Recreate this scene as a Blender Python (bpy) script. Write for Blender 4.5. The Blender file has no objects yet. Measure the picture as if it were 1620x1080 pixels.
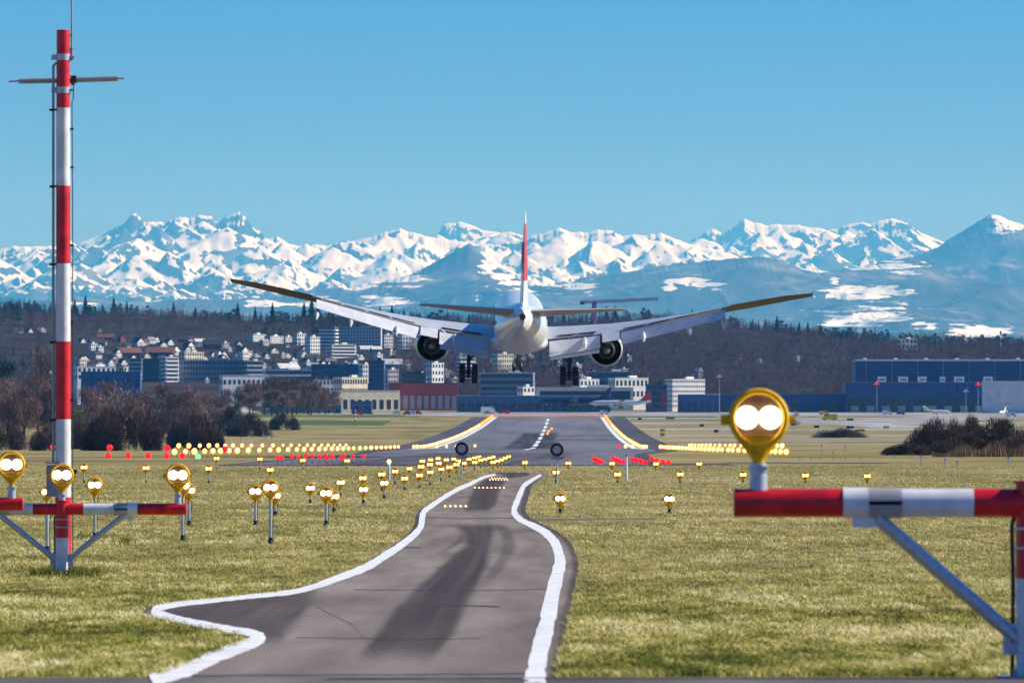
import bpy, bmesh, math, random
import numpy as np
from mathutils import Vector, Matrix, Euler
C = bpy.context.scene
COL = C.collection
R = math.radians
# ---------------------------------------------------------------- camera, sky, sun, exposure
F, CX, HY = 8000.0, 810.0, 640.0            # focal length in photo pixels, image centre, horizon row
cam = bpy.data.cameras.new('camera')
cam.sensor_width = 36.0
cam.lens = 36.0 * F / 1620.0
cam.shift_y = (HY - 540.0) / 1620.0
cam.clip_start, cam.clip_end = 0.5, 120000.0
cam.dof.use_dof = True
cam.dof.focus_distance = 180.0
cam.dof.aperture_fstop = 9.5
co = bpy.data.objects.new('camera', cam); COL.objects.link(co)
co.location = (0, 0, 0); co.rotation_euler = (R(90), 0, 0)
C.camera = co

SUN_AZ, SUN_EL = R(83), R(34)                # clockwise from the view direction (+Y)
w = bpy.data.worlds.new('World'); C.world = w; w.use_nodes = True
nt = w.node_tree; nt.nodes.clear()
sky = nt.nodes.new('ShaderNodeTexSky'); sky.sky_type = 'NISHITA'; sky.sun_disc = False
sky.sun_elevation = SUN_EL; sky.sun_rotation = SUN_AZ
sky.altitude = 430; sky.air_density = 1.0; sky.dust_density = 1.0; sky.ozone_density = 4.0
bg = nt.nodes.new('ShaderNodeBackground'); bg.inputs['Strength'].default_value = 0.105
tint = nt.nodes.new('ShaderNodeMix'); tint.data_type = 'RGBA'; tint.blend_type = 'MULTIPLY'
tint.inputs[0].default_value = 1.0
tcw = nt.nodes.new('ShaderNodeTexCoord'); sx = nt.nodes.new('ShaderNodeSeparateXYZ'); nt.links.new(tcw.outputs['Generated'], sx.inputs[0])
cr = nt.nodes.new('ShaderNodeValToRGB'); cr.color_ramp.elements[0].position = 0.0; cr.color_ramp.elements[0].color = (0.46, 0.485, 0.73, 1)
cr.color_ramp.elements[1].position = 0.088; cr.color_ramp.elements[1].color = (0.12, 0.44, 0.90, 1)
nt.links.new(sx.outputs[2], cr.inputs[0]); nt.links.new(cr.outputs[0], tint.inputs[7])
wo = nt.nodes.new('ShaderNodeOutputWorld')
nt.links.new(sky.outputs[0], tint.inputs[6]); nt.links.new(tint.outputs[2], bg.inputs[0]); nt.links.new(bg.outputs[0], wo.inputs[0])
sl = bpy.data.lights.new('sun', 'SUN'); sl.energy = 4.6; sl.angle = R(0.5); sl.color = (1.0, 0.96, 0.84)
so = bpy.data.objects.new('sun', sl); COL.objects.link(so)
sd = Vector((math.sin(SUN_AZ) * math.cos(SUN_EL), math.cos(SUN_AZ) * math.cos(SUN_EL), math.sin(SUN_EL)))
so.rotation_euler = sd.to_track_quat('Z', 'Y').to_euler()
vs = C.view_settings
C.display_settings.display_device = 'sRGB'
vs.view_transform = 'Standard'; vs.look = 'None'; vs.exposure = 0.45; vs.gamma = 1.0; vs.use_curve_mapping = False
C.cycles.use_denoising = True
C.cycles.max_bounces = 6; C.cycles.diffuse_bounces = 3; C.cycles.volume_bounces = 2

# ---------------------------------------------------------------- helpers
rng = np.random.default_rng(7); random.seed(7)
def P(px, py, D):
    return Vector(((px - CX) * D / F, D, -(py - HY) * D / F))
def tag(o, label=None, cat=None, group=None, kind=None):
    for k, v in (('label', label), ('category', cat), ('group', group), ('kind', kind)):
        if v: o[k] = v
    return o
def empty(name, loc=(0, 0, 0), rz=0.0, label=None, cat=None, group=None):
    o = bpy.data.objects.new(name, None); COL.objects.link(o)
    o.location = loc; o.rotation_euler = (0, 0, rz); o.empty_display_size = 0.2
    return tag(o, label, cat, group)
def copy_tree(o, parent=None):
    c = o.copy(); COL.objects.link(c); c.parent = parent
    for ch in o.children: copy_tree(ch, c)
    return c
class MB:
    """collects shapes; build() links them as ONE mesh object"""
    def __init__(s): s.v = []; s.f = []; s.m = []; s.mi = 0
    def add(s, vs, fs, M=None):
        n = len(s.v)
        s.v += [tuple(M @ Vector(v)) if M else tuple(v) for v in vs]
        s.f += [tuple(i + n for i in f) for f in fs]; s.m += [s.mi] * len(fs)
        return s
    def box(s, c, d, M=None):
        x, y, z = c; a, b, e = d[0] / 2, d[1] / 2, d[2] / 2
        vs = [(x + i * a, y + j * b, z + k * e) for k in (-1, 1) for j in (-1, 1) for i in (-1, 1)]
        return s.add(vs, [(0, 2, 3, 1), (4, 5, 7, 6), (0, 1, 5, 4), (2, 6, 7, 3), (0, 4, 6, 2), (1, 3, 7, 5)], M)
    def cyl(s, p0, p1, r0, r1=None, n=16, cap=True):
        p0, p1 = Vector(p0), Vector(p1); r1 = r0 if r1 is None else r1
        z = (p1 - p0).normalized(); x = z.orthogonal().normalized(); y = z.cross(x)
        vs = []
        for p, r in ((p0, r0), (p1, r1)):
            vs += [p + (x * math.cos(2 * math.pi * i / n) + y * math.sin(2 * math.pi * i / n)) * r for i in range(n)]
        fs = [(i, (i + 1) % n, n + (i + 1) % n, n + i) for i in range(n)]
        if cap: fs += [tuple(range(n - 1, -1, -1)), tuple(range(n, 2 * n))]
        return s.add(vs, fs)
    def tube(s, pts, r, n=8):
        for a, b in zip(pts, pts[1:]): s.cyl(a, b, r, r, n)
        return s
    def lathe(s, prof, n=32, M=None):
        """prof: (radius, y) pairs turned about the Y axis"""
        vs, fs = [], []
        for r, y in prof:
            vs += [(r * math.cos(2 * math.pi * i / n), y, r * math.sin(2 * math.pi * i / n)) for i in range(n)]
        for k in range(len(prof) - 1):
            for i in range(n):
                a, b = k * n + i, k * n + (i + 1) % n
                fs.append((a, b, b + n, a + n))
        return s.add(vs, fs, M)
    def loft(s, secs, cap=True, M=None):
        n = len(secs[0]); vs = [v for sec in secs for v in sec]; fs = []
        for k in range(len(secs) - 1):
            for i in range(n):
                a, b = k * n + i, k * n + (i + 1) % n
                fs.append((a, b, b + n, a + n))
        if cap: fs += [tuple(range(n - 1, -1, -1)), tuple(range((len(secs) - 1) * n, len(secs) * n))]
        return s.add(vs, fs, M)
    def prism(s, poly, axis_vec, M=None):
        n = len(poly); a = Vector(axis_vec)
        vs = [Vector(p) for p in poly] + [Vector(p) + a for p in poly]
        fs = [tuple(range(n - 1, -1, -1)), tuple(range(n, 2 * n))] + [(i, (i + 1) % n, n + (i + 1) % n, n + i) for i in range(n)]
        return s.add(vs, fs, M)
    def build(s, name, mats, parent=None, smooth=None):
        me = bpy.data.meshes.new(name); me.from_pydata(s.v, [], s.f)
        bm = bmesh.new(); bm.from_mesh(me); bmesh.ops.recalc_face_normals(bm, faces=bm.faces); bm.to_mesh(me); bm.free()
        for m in (mats if isinstance(mats, (list, tuple)) else [mats]): me.materials.append(m)
        if any(s.m): me.polygons.foreach_set('material_index', s.m)
        if smooth is not None:
            me.shade_smooth(); me.set_sharp_from_angle(angle=R(smooth))
        o = bpy.data.objects.new(name, me); COL.objects.link(o); o.parent = parent
        return o
def np_mesh(name, V, Fq, mat, smooth=False, attrs=None):
    """numpy arrays to a mesh object; Fq (n,3) or (n,4)"""
    V = np.ascontiguousarray(V, np.float32); Fq = np.ascontiguousarray(Fq, np.int32); k = Fq.shape[1]
    me = bpy.data.meshes.new(name)
    me.vertices.add(len(V)); me.vertices.foreach_set('co', V.ravel())
    me.loops.add(Fq.size); me.loops.foreach_set('vertex_index', Fq.ravel())
    me.polygons.add(len(Fq)); me.polygons.foreach_set('loop_start', np.arange(0, Fq.size, k, dtype=np.int32))
    me.update(calc_edges=True)
    if smooth: me.shade_smooth()
    for an, av in (attrs or {}).items():
        a = me.attributes.new(an, 'FLOAT', 'POINT'); a.data.foreach_set('value', np.ascontiguousarray(av, np.float32).ravel())
    for m in (mat if isinstance(mat, (list, tuple)) else [mat]): me.materials.append(m)
    o = bpy.data.objects.new(name, me); COL.objects.link(o)
    return o
def grid_faces(nr, nc):
    i = np.arange((nr - 1) * (nc - 1)); r, c = i // (nc - 1), i % (nc - 1); a = r * nc + c
    return np.stack([a, a + 1, a + nc + 1, a + nc], 1)

# ---- value / ridged noise in numpy
def perlin(x, y, seed=0):
    xi, yi = np.floor(x).astype(np.int64), np.floor(y).astype(np.int64); xf, yf = x - xi, y - yi
    def g(ix, iy, dx, dy):
        h = (ix * 374761393 + iy * 668265263 + seed * 974634541) & 0xffffffff
        h = ((h ^ (h >> 13)) * 1274126177) & 0xffffffff; h = h ^ (h >> 16)
        a = (h % 4096) / 4096.0 * 2 * np.pi
        return np.cos(a) * dx + np.sin(a) * dy
    u = xf * xf * xf * (xf * (xf * 6 - 15) + 10); v = yf * yf * yf * (yf * (yf * 6 - 15) + 10)
    n0 = g(xi, yi, xf, yf) * (1 - u) + g(xi + 1, yi, xf - 1, yf) * u
    n1 = g(xi, yi + 1, xf, yf - 1) * (1 - u) + g(xi + 1, yi + 1, xf - 1, yf - 1) * u
    return (n0 * (1 - v) + n1 * v) * 1.5
def fbm(x, y, o=4, seed=0):
    s, a, t = 0, 0.5, 0
    for k in range(o): s = s + a * perlin(x * 2 ** k, y * 2 ** k, seed + k); t += a; a *= 0.5
    return s / t
def ridged(x, y, o=4, seed=0, gain=0.5):
    s, a, t = 0, 0.5, 0
    for k in range(o): s = s + a * (1 - np.abs(perlin(x * 2 ** k, y * 2 ** k, seed + k)) * 1.6); t += a; a *= gain
    return s / t
def sstep(a, b, x):
    t = np.clip((x - a) / (b - a), 0, 1); return t * t * (3 - 2 * t)

# ---- materials
def ramp_node(nt, stops, inp):
    r = nt.nodes.new('ShaderNodeValToRGB'); e = r.color_ramp.elements
    while len(e) < len(stops): e.new(0.5)
    for el, (p, c) in zip(e, stops): el.position = p; el.color = (*c, 1)
    nt.links.new(inp, r.inputs[0]); return r
def mat(name, col, rough=0.5, metal=0.0, var=0.12, scale=6.0, bump=0.0, coat=0.0, emit=None, es=0.0, spec=0.5, detail=5.0):
    """principled material whose colour wanders a little with noise"""
    m = bpy.data.materials.new(name); m.use_nodes = True; nt = m.node_tree; b = nt.nodes['Principled BSDF']
    tc = nt.nodes.new('ShaderNodeTexCoord'); no = nt.nodes.new('ShaderNodeTexNoise')
    no.inputs['Scale'].default_value = scale; no.inputs['Detail'].default_value = detail
    nt.links.new(tc.outputs['Object'], no.inputs['Vector'])
    lo = tuple(max(0, c * (1 - var)) for c in col); hi = tuple(min(1, c * (1 + var)) for c in col)
    r = ramp_node(nt, [(0.35, lo), (0.65, hi)], no.outputs[0]); nt.links.new(r.outputs[0], b.inputs['Base Color'])
    b.inputs['Roughness'].default_value = rough; b.inputs['Metallic'].default_value = metal
    b.inputs['Specular IOR Level'].default_value = spec; b.inputs['Coat Weight'].default_value = coat
    if bump:
        bp = nt.nodes.new('ShaderNodeBump'); bp.inputs['Strength'].default_value = bump
        nt.links.new(no.outputs[0], bp.inputs['Height']); nt.links.new(bp.outputs[0], b.inputs['Normal'])
    if emit:
        b.inputs['Emission Color'].default_value = (*emit, 1); b.inputs['Emission Strength'].default_value = es
    return m
M = {}
M['red'] = mat('red_paint', (0.64, 0.004, 0.012), 0.42, var=0.28, scale=7, coat=0.2)
M['white'] = mat('white_paint', (0.76, 0.76, 0.75), 0.45, var=0.12, scale=6, detail=9)
M['steel'] = mat('galvanised_steel', (0.50, 0.53, 0.56), 0.42, 0.55, var=0.15, scale=30)
M['yellow'] = mat('yellow_enamel', (0.80, 0.45, 0.010), 0.72, var=0.26, scale=14, detail=9, bump=0.1, spec=0.22)
M['dark'] = mat('dark_rubber', (0.012, 0.012, 0.013), 0.6, var=0.3, scale=10)
M['black'] = mat('black_metal', (0.02, 0.02, 0.024), 0.5, var=0.2)
M['grey'] = mat('grey_metal', (0.32, 0.33, 0.35), 0.5, 0.2)
M['bowl'] = mat('lamp_bowl', (0.022, 0.005, 0.002), 0.5, 0.0, var=0.3, scale=25)
M['lens'] = mat('lamp_lens', (0.9, 0.85, 0.7), 0.2, emit=(1.0, 0.80, 0.46), es=5.5)
M['amber_lens'] = mat('amber_lens', (0.8, 0.35, 0.05), 0.2, emit=(1.0, 0.22, 0.015), es=1.6)
M['far_lens'] = mat('far_lamp_lens', (0.9, 0.85, 0.7), 0.2, emit=(1.0, 0.50, 0.11), es=2.1)
M['red_lens'] = mat('red_lens', (0.7, 0.01, 0.01), 0.25, emit=(1.0, 0.012, 0.012), es=0.95)
M['glow_far_lens'] = mat('lamp_halo_orange', (0.8, 0.35, 0.05), 0.25, emit=(1.0, 0.36, 0.03), es=0.95)  # glowing orange shell imitates the halo round each white edge lamp
M['far_lens'].node_tree.nodes['Principled BSDF'].inputs['Emission Strength'].default_value = 4.0
M['green_lens'] = mat('green_lens', (0.05, 0.7, 0.2), 0.25, emit=(0.12, 1.0, 0.3), es=1.3)
# ---------------------------------------------------------------- terrain
KN = [(0, 2560), (12, 1600), (18, 1270), (26, 1072), (40, 992), (65, 910), (91, 862), (107, 833), (126, 812), (150, 794), (220, 764), (313, 742),
      (400, 733), (540, 723.5), (700, 718.5), (1000, 713.5), (1300, 710), (1450, 708), (1524, 705), (1700, 698), (2152, 680), (2712, 660), (3000, 653), (3300, 648)]
kd = np.array([k[0] for k in KN], float); kz = -(np.array([k[1] for k in KN]) - HY) * kd / F
kz[0] = -0.95; kz[1] = -1.12; kz[2] = -1.24
def pchip(x, xp, fp):
    h = np.diff(xp); d = np.diff(fp) / h; m = np.zeros_like(fp)
    m[1:-1] = np.where(d[:-1] * d[1:] > 0, 2 * d[:-1] * d[1:] / (d[:-1] + d[1:] + 1e-12), 0); m[0], m[-1] = d[0], 0
    i = np.clip(np.searchsorted(xp, x) - 1, 0, len(h) - 1); t = (x - xp[i]) / h[i]
    return ((1 + 2 * t) * (1 - t) ** 2 * fp[i] + t * (1 - t) ** 2 * h[i] * m[i] + t * t * (3 - 2 * t) * fp[i + 1] + t * t * (t - 1) * h[i] * m[i + 1])
TD = np.concatenate([np.arange(-60, 0, 10.), np.arange(0, 350, 1.), np.arange(350, 1000, 10.), np.arange(1000, 3300, 25.), [3300, 3600, 4200, 6000, 9000, 15000, 30000, 64000]])
TZ = np.where(TD <= 0, kz[0], pchip(np.clip(TD, 0, 3300), kd, kz))
Z0 = TZ[-1]
def flat_z(D): return np.interp(D, TD, TZ)
CREST = [(-500, 486), (0, 484), (60, 490), (110, 496), (200, 494), (300, 500), (380, 506), (470, 510), (560, 504), (640, 506), (760, 508), (900, 508), (1000, 505), (1060, 506), (1130, 512), (1200, 519), (1290, 529), (1400, 538), (1500, 543), (1620, 546), (2100, 556)]
cx_, cy_ = np.array([c[0] for c in CREST], float), np.array([c[1] for c in CREST], float)
HD0, HD1 = 3250.0, 5200.0
def hill_z(x, D):
    px = CX + F * x / np.maximum(D, 1); zc = (HY - np.interp(px, cx_, cy_)) * HD1 / F
    t = np.clip((D - HD0) / (HD1 - HD0), 0, 1); t = 0.45 * t + 0.55 * t * t * (3 - 2 * t)
    back = np.clip((D - HD1) / 2600, 0, 1)
    return (Z0 - 1.0) + (zc - Z0 + 1.0) * t * (1 - back * back) - 0.5
def gz(x, D):
    return np.maximum(flat_z(D), np.where((np.asarray(D) > HD0), hill_z(x, D), -1e3))
_SD = np.concatenate([np.arange(14, 400, 0.25), np.arange(400, 3250, 2.), np.arange(3250, 5300, 4.)])
def hit(px, py):
    """the point where a sight line meets the ground"""
    y = HY - F * gz((px - CX) * _SD / F, _SD) / _SD
    i = np.argmax(y <= py); i = i if y[i] <= py else len(_SD) - 1
    if i > 0 and y[i - 1] > y[i]: D = _SD[i - 1] + (_SD[i] - _SD[i - 1]) * (y[i - 1] - py) / (y[i - 1] - y[i])
    else: D = _SD[i]
    x = (px - CX) * D / F
    return Vector((x, D, float(gz(x, D))))
YD = np.arange(14, 420, 0.1); YY = HY - F * flat_z(YD) / YD
def D_of_y(py): return np.interp(-np.asarray(py, float), -YY, YD)

# grass ground: one sheet to the horizon
def ground_mat():
    m = bpy.data.materials.new('field_grass'); m.use_nodes = True; nt = m.node_tree; b = nt.nodes['Principled BSDF']
    geo = nt.nodes.new('ShaderNodeNewGeometry')
    def noise(sc, det, vec):
        n = nt.nodes.new('ShaderNodeTexNoise'); n.inputs['Scale'].default_value = sc; n.inputs['Detail'].default_value = det
        nt.links.new(vec, n.inputs['Vector']); return n
    mp = nt.nodes.new('ShaderNodeMapping'); mp.inputs['Scale'].default_value = (1, 0.32, 1); nt.links.new(geo.outputs['Position'], mp.inputs['Vector'])
    n1 = noise(0.035, 6, mp.outputs[0]); n2 = noise(4.0, 6, geo.outputs['Position']); n3 = noise(0.6, 4, mp.outputs[0])
    r1 = ramp_node(nt, [(0.30, (0.17, 0.17, 0.05)), (0.45, (0.30, 0.245, 0.11)), (0.60, (0.40, 0.325, 0.17)), (0.74, (0.25, 0.235, 0.085))], n1.outputs[0])
    r2 = ramp_node(nt, [(0.3, (0.55, 0.55, 0.5)), (0.7, (1.2, 1.15, 1.1))], n2.outputs[0])
    r3 = ramp_node(nt, [(0.35, (0.75, 0.8, 0.7)), (0.65, (1.15, 1.1, 1.05))], n3.outputs[0])
    x1 = nt.nodes.new('ShaderNodeMix'); x1.data_type = 'RGBA'; x1.blend_type = 'MULTIPLY'; x1.inputs[0].default_value = 0.8
    x2 = nt.nodes.new('ShaderNodeMix'); x2.data_type = 'RGBA'; x2.blend_type = 'MULTIPLY'; x2.inputs[0].default_value = 0.8
    nt.links.new(r1.outputs[0], x1.inputs[6]); nt.links.new(r2.outputs[0], x1.inputs[7])
    nt.links.new(x1.outputs[2], x2.inputs[6]); nt.links.new(r3.outputs[0], x2.inputs[7])
    nt.links.new(x2.outputs[2], b.inputs['Base Color']); b.inputs['Roughness'].default_value = 1.0; b.inputs['Specular IOR Level'].default_value = 0.05
    bp = nt.nodes.new('ShaderNodeBump'); bp.inputs['Strength'].default_value = 0.6; bp.inputs['Distance'].default_value = 0.06
    nt.links.new(n2.outputs[0], bp.inputs['Height']); nt.links.new(bp.outputs[0], b.inputs['Normal'])
    return m
M['field'] = ground_mat()
NC = 61
u = np.linspace(-1, 1, NC)
X = u[None, :] * (0.22 * np.maximum(TD, 0)[:, None] + 45); Y = np.repeat(TD[:, None], NC, 1); Zg = np.repeat(TZ[:, None], NC, 1)
tag(np_mesh('ground', np.stack([X, Y, Zg], -1).reshape(-1, 3), grid_faces(len(TD), NC), M['field'], True), kind='structure')
# wooded hill behind the airport
M['forest_floor'] = mat('forest_floor', (0.045, 0.032, 0.030), 1.0, var=0.45, scale=0.02, spec=0.05)
hd = np.concatenate([np.arange(HD0, HD1 + 400, 40.), np.arange(HD1 + 400, 8000, 200.)]); hu = np.linspace(-1, 1, 161)
X = hu[None, :] * (0.16 * hd[:, None]); Y = np.repeat(hd[:, None], 161, 1); Zh = hill_z(X, Y)
tag(np_mesh('hill', np.stack([X, Y, Zh], -1).reshape(-1, 3), grid_faces(len(hd), 161), M['forest_floor'], True), kind='structure')

# ---------------------------------------------------------------- mountains (height fields with real relief)
def mountain_mat():
    m = bpy.data.materials.new('alpine_snow_and_rock'); m.use_nodes = True; nt = m.node_tree; b = nt.nodes['Principled BSDF']
    at = nt.nodes.new('ShaderNodeAttribute'); at.attribute_name = 'snow'
    geo = nt.nodes.new('ShaderNodeNewGeometry'); no = nt.nodes.new('ShaderNodeTexNoise'); no.inputs['Scale'].default_value = 0.012; no.inputs['Detail'].default_value = 8
    nt.links.new(geo.outputs['Position'], no.inputs['Vector'])
    ad = nt.nodes.new('ShaderNodeMath'); ad.operation = 'MULTIPLY_ADD'; ad.inputs[1].default_value = 0.95; nt.links.new(no.outputs[0], ad.inputs[0]); nt.links.new(at.outputs['Fac'], ad.inputs[2])
    nb = nt.nodes.new('ShaderNodeTexNoise'); nb.inputs['Scale'].default_value = 0.0016; nb.inputs['Detail'].default_value = 9; nb.inputs['Roughness'].default_value = 0.62; nt.links.new(geo.outputs['Position'], nb.inputs['Vector'])
    rk = ramp_node(nt, [(0.36, (0.028, 0.034, 0.034)), (0.54, (0.065, 0.068, 0.066)), (0.60, (0.13, 0.13, 0.125)), (0.72, (0.26, 0.26, 0.255))], nb.outputs[0])
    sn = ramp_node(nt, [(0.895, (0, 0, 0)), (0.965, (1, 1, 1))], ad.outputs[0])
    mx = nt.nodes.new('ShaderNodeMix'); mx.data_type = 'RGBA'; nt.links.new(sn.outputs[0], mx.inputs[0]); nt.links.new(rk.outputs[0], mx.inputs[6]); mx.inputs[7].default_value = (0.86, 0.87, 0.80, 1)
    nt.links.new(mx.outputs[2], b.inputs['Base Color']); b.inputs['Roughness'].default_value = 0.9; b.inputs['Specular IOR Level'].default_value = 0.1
    return m
M['alps'] = mountain_mat()
def mountain(crest, Yc, W, base_y, seed, amp, spur, rough, snow_lo, snow_hi, rock, patches=(), power=1.1, px0=-260, px1=1880, mid=1.0, rmid=1.0, peaks=0, nc=1150, nr=230, bias=0.0, fine=70.0):
    cp = np.array([c[0] for c in crest], float); cy = np.array([c[1] for c in crest], float)
    px = np.linspace(px0, px1, nc); x = (px - CX) * Yc / F
    out = np.interp(px, cp, cy) + rough * fbm(px / 26, px * 0 + seed, 5, seed) + 0.35 * rough * perlin(px / 4.5, px * 0 + 3.3, seed + 40)
    zc = (HY - out) * Yc / F; zb = (HY - base_y) * (Yc - W) / F
    s = np.concatenate([np.linspace(-0.35, 0, 14)[:-1], np.linspace(0, 1, nr)]); S = s[:, None]; XX = np.repeat(x[None, :], len(s), 0)
    sa = np.abs(S); prof = np.where(S >= 0, (1 - np.clip(S, 0, 1)) ** power, 1 - 1.9 * sa)
    zcs = np.repeat(zc[None, :], len(s), 0)
    sm = np.convolve(np.pad(zc, 60, 'edge'), np.ones(121) / 121, 'valid'); amp = np.interp(px, [480, 560], [amp, amp * mid])[None, :]      # the crest line softens down the slope
    k = sstep(0.0, 0.16, sa); top = zcs * (1 - k) + sm[None, :] * k
    Z = zb + (top - zb) * prof
    wx = XX / spur + 0.55 * fbm(XX / spur * 0.6, S * 2.2 + 0 * XX, 3, seed + 11); Yr = Yc - W * S + 0 * XX
    env = np.clip(sa, 0, 1) ** 0.55 * np.clip(1 - 0.75 * sa, 0, 1)
    big = ridged(wx, S * 1.3 + 0 * XX + seed, 2, seed + 21); med = ridged(wx * 2.7 + 0.4 * S, S * 2.4 + 0 * XX, 3, seed + 31, 0.38); sml = ridged(XX / spur * 7 + 1.5 * S, S * 6 + 0 * XX, 3, seed + 51, 0.4)
    wp = 260 * fbm(XX / 1500, S * 4 + 0 * XX, 3, seed + 15)
    dg = np.maximum(ridged((XX + 0.75 * W * S * 0.28 + wp) / 760, S * 1.6 + 0 * XX, 3, seed + 61, 0.42), ridged((XX - 0.8 * W * S * 0.28 + wp) / 980, S * 1.3 + 0 * XX, 3, seed + 65, 0.42) - 0.06)
    Z = Z + amp * env * ((big - 0.72) * 1.8 + (med - 0.7) * 0.68 + (sml - 0.7) * 0.17 + (dg - 0.7) * 0.50 + bias * S) + fine * env * (ridged(XX / 420 + 0.8 * fbm(XX / 500, S * 9 + 0 * XX, 3, seed + 95), S * 5 + 0 * XX, 4, seed + 91) - 0.7)
    if peaks:
        # faceted peaks: each a pyramid of a few planes, the highest one wins everywhere
        r = np.random.default_rng(seed + 500); wxp = XX + 170 * fbm(XX / 900, Yr / 900, 4, seed + 81) + 26 * perlin(XX / 130, Yr / 130, seed + 83); wyp = Yr + 170 * fbm(XX / 900 + 9, Yr / 900, 4, seed + 82) + 26 * perlin(XX / 130 + 4, Yr / 130, seed + 84)
        env0 = zb + (top - zb) * prof; Zp = env0 - 420.0
        ridge_drop = (0.75 + 0.5 * ridged(XX / 700, 0 * XX, 3, seed + 87)) * np.abs(Yr - Yc)
        Zp = np.maximum(Zp, zcs - ridge_drop)
        for i in range(peaks):
            sc_ = r.uniform(-0.02, 0.92) if i > peaks // 5 else r.uniform(0.0, 0.12); j = int(r.integers(0, nc)); cx0, cy0 = x[j], Yc - W * sc_
            ii = int(np.argmin(np.abs(s - sc_))); h0 = env0[ii, j] + r.uniform(-40, 150) * min(1, sc_ * 6) - 10; base_s = r.uniform(.55, .85); d = None
            win = np.abs(x - cx0) < 2300
            if not win.any(): continue
            w0, w1 = np.argmax(win), len(win) - np.argmax(win[::-1]); a0 = r.uniform(0, 6.28); nk = int(r.integers(4, 7))
            dx, dy = wxp[:, w0:w1] - cx0, wyp[:, w0:w1] - cy0
            for k_ in range(nk):
                a = a0 + 6.2832 * k_ / nk + r.uniform(-.35, .35); q = (dx * math.cos(a) + dy * math.sin(a)) * base_s * r.uniform(.8, 1.35); d = q if d is None else np.maximum(d, q)
            Zp[:, w0:w1] = np.maximum(Zp[:, w0:w1], h0 - d)
        kk_ = sstep(0, .02, sa); Z = np.where(S >= 0, Zp + env * (85 * (ridged(XX / 330 + .6 * fbm(XX / 400, Yr / 400, 2, seed + 88), Yr / 520, 4, seed + 89) - .7)) * kk_, Z)
    # slope and height decide where snow lies; left-facing slopes lose snow as painted shade
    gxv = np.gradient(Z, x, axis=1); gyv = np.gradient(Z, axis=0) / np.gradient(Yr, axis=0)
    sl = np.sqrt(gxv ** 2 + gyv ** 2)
    scr = HY - F * Z / Yr
    rock = np.interp(px, [470, 570], [rock, rock * rmid])[None, :]
    alt = (snow_lo - scr) / max(1.0, snow_lo - snow_hi)                       # 0 at the lower snow edge, 1 where snow is full
    nz = fbm(XX / 700, Yr / 900 + S * 3, 6, seed + 71); strata = fbm(XX / 2600, Z / 95 + 0.6 * perlin(XX / 900, S * 3 + 0 * XX, seed + 5), 3, seed + 75); nzf = fbm(XX / 330, scr / 5.5, 5, seed + 79)
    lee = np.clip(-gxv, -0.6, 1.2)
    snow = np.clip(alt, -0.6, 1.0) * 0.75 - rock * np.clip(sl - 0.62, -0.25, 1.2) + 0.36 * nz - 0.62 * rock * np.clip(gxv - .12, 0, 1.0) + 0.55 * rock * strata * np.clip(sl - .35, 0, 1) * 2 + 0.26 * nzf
    for (ax, ay, rx, ry) in patches:
        sx = CX + F * XX / Yr
        d = np.sqrt(((sx - ax) / (1.25 * rx)) ** 2 + ((scr - ay) / (1.25 * ry)) ** 2) + 1.0 * nz + 1.7 * nzf
        snow = np.maximum(snow, 0.85 - 0.62 * np.clip(d, 0, 3))
    V = np.stack([XX, Yr, Z], -1).reshape(-1, 3)
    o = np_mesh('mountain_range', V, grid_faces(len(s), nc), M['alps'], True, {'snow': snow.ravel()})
    return tag(o, kind='structure')
A = [(-260, 392), (-100, 400), (0, 394), (20, 389), (50, 390), (85, 389), (115, 399), (140, 388), (160, 373), (185, 358), (198, 352), (205, 341), (214, 338), (222, 346), (228, 353), (243, 349), (262, 352), (280, 343), (300, 345), (318, 340), (335, 342), (345, 353), (358, 341), (378, 336), (390, 345), (400, 362), (412, 366), (420, 377), (440, 374), (455, 386), (475, 389), (500, 387), (520, 389), (545, 384), (580, 377), (605, 369), (633, 361), (650, 367), (680, 375), (705, 378), (740, 384), (780, 387), (815, 380), (835, 376), (860, 368), (888, 360), (900, 366), (925, 368), (945, 364), (965, 364), (985, 373), (1030, 371), (1045, 369), (1070, 378), (1100, 388), (1140, 397), (1170, 408), (1230, 420), (1400, 440), (1880, 450)]
Cr = [(-260, 400), (400, 420), (560, 400), (660, 380), (695, 368), (702, 353), (722, 353), (730, 350), (750, 358), (765, 364), (790, 368), (810, 366), (830, 374), (900, 385), (1000, 392), (1085, 385), (1105, 373), (1128, 361), (1145, 370), (1160, 359), (1177, 346), (1190, 351), (1210, 356), (1240, 355), (1270, 358), (1300, 362), (1325, 362), (1345, 354), (1365, 352), (1378, 354), (1395, 347), (1415, 347), (1435, 353), (1455, 367), (1480, 378), (1500, 386), (1560, 390), (1880, 400)]
Dr = [(-260, 520), (1200, 490), (1350, 440), (1420, 414), (1450, 404), (1480, 393), (1500, 379), (1520, 367), (1545, 352), (1568, 338), (1585, 343), (1605, 351), (1625, 358), (1680, 372), (1760, 380), (1880, 400)]
Er = [(-260, 484), (0, 482), (60, 476), (110, 468), (160, 474), (230, 478), (300, 472), (380, 476), (450, 468), (520, 456), (560, 455), (610, 446), (650, 434), (690, 414), (715, 400), (742, 384), (752, 392), (775, 415), (800, 432), (840, 452), (880, 448), (920, 440), (960, 436), (1000, 428), (1060, 420), (1100, 414), (1150, 410), (1190, 407), (1230, 412), (1260, 424), (1290, 433), (1320, 428), (1360, 424), (1400, 412), (1430, 404), (1460, 412), (1520, 440), (1620, 452), (1880, 450)]
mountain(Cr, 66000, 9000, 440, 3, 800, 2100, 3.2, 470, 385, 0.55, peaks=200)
mountain(A, 57000, 10000, 492, 5, 900, 2300, 3.6, 494, 436, 0.88, power=1.15, mid=0.7, rmid=0.66, peaks=380)
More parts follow.
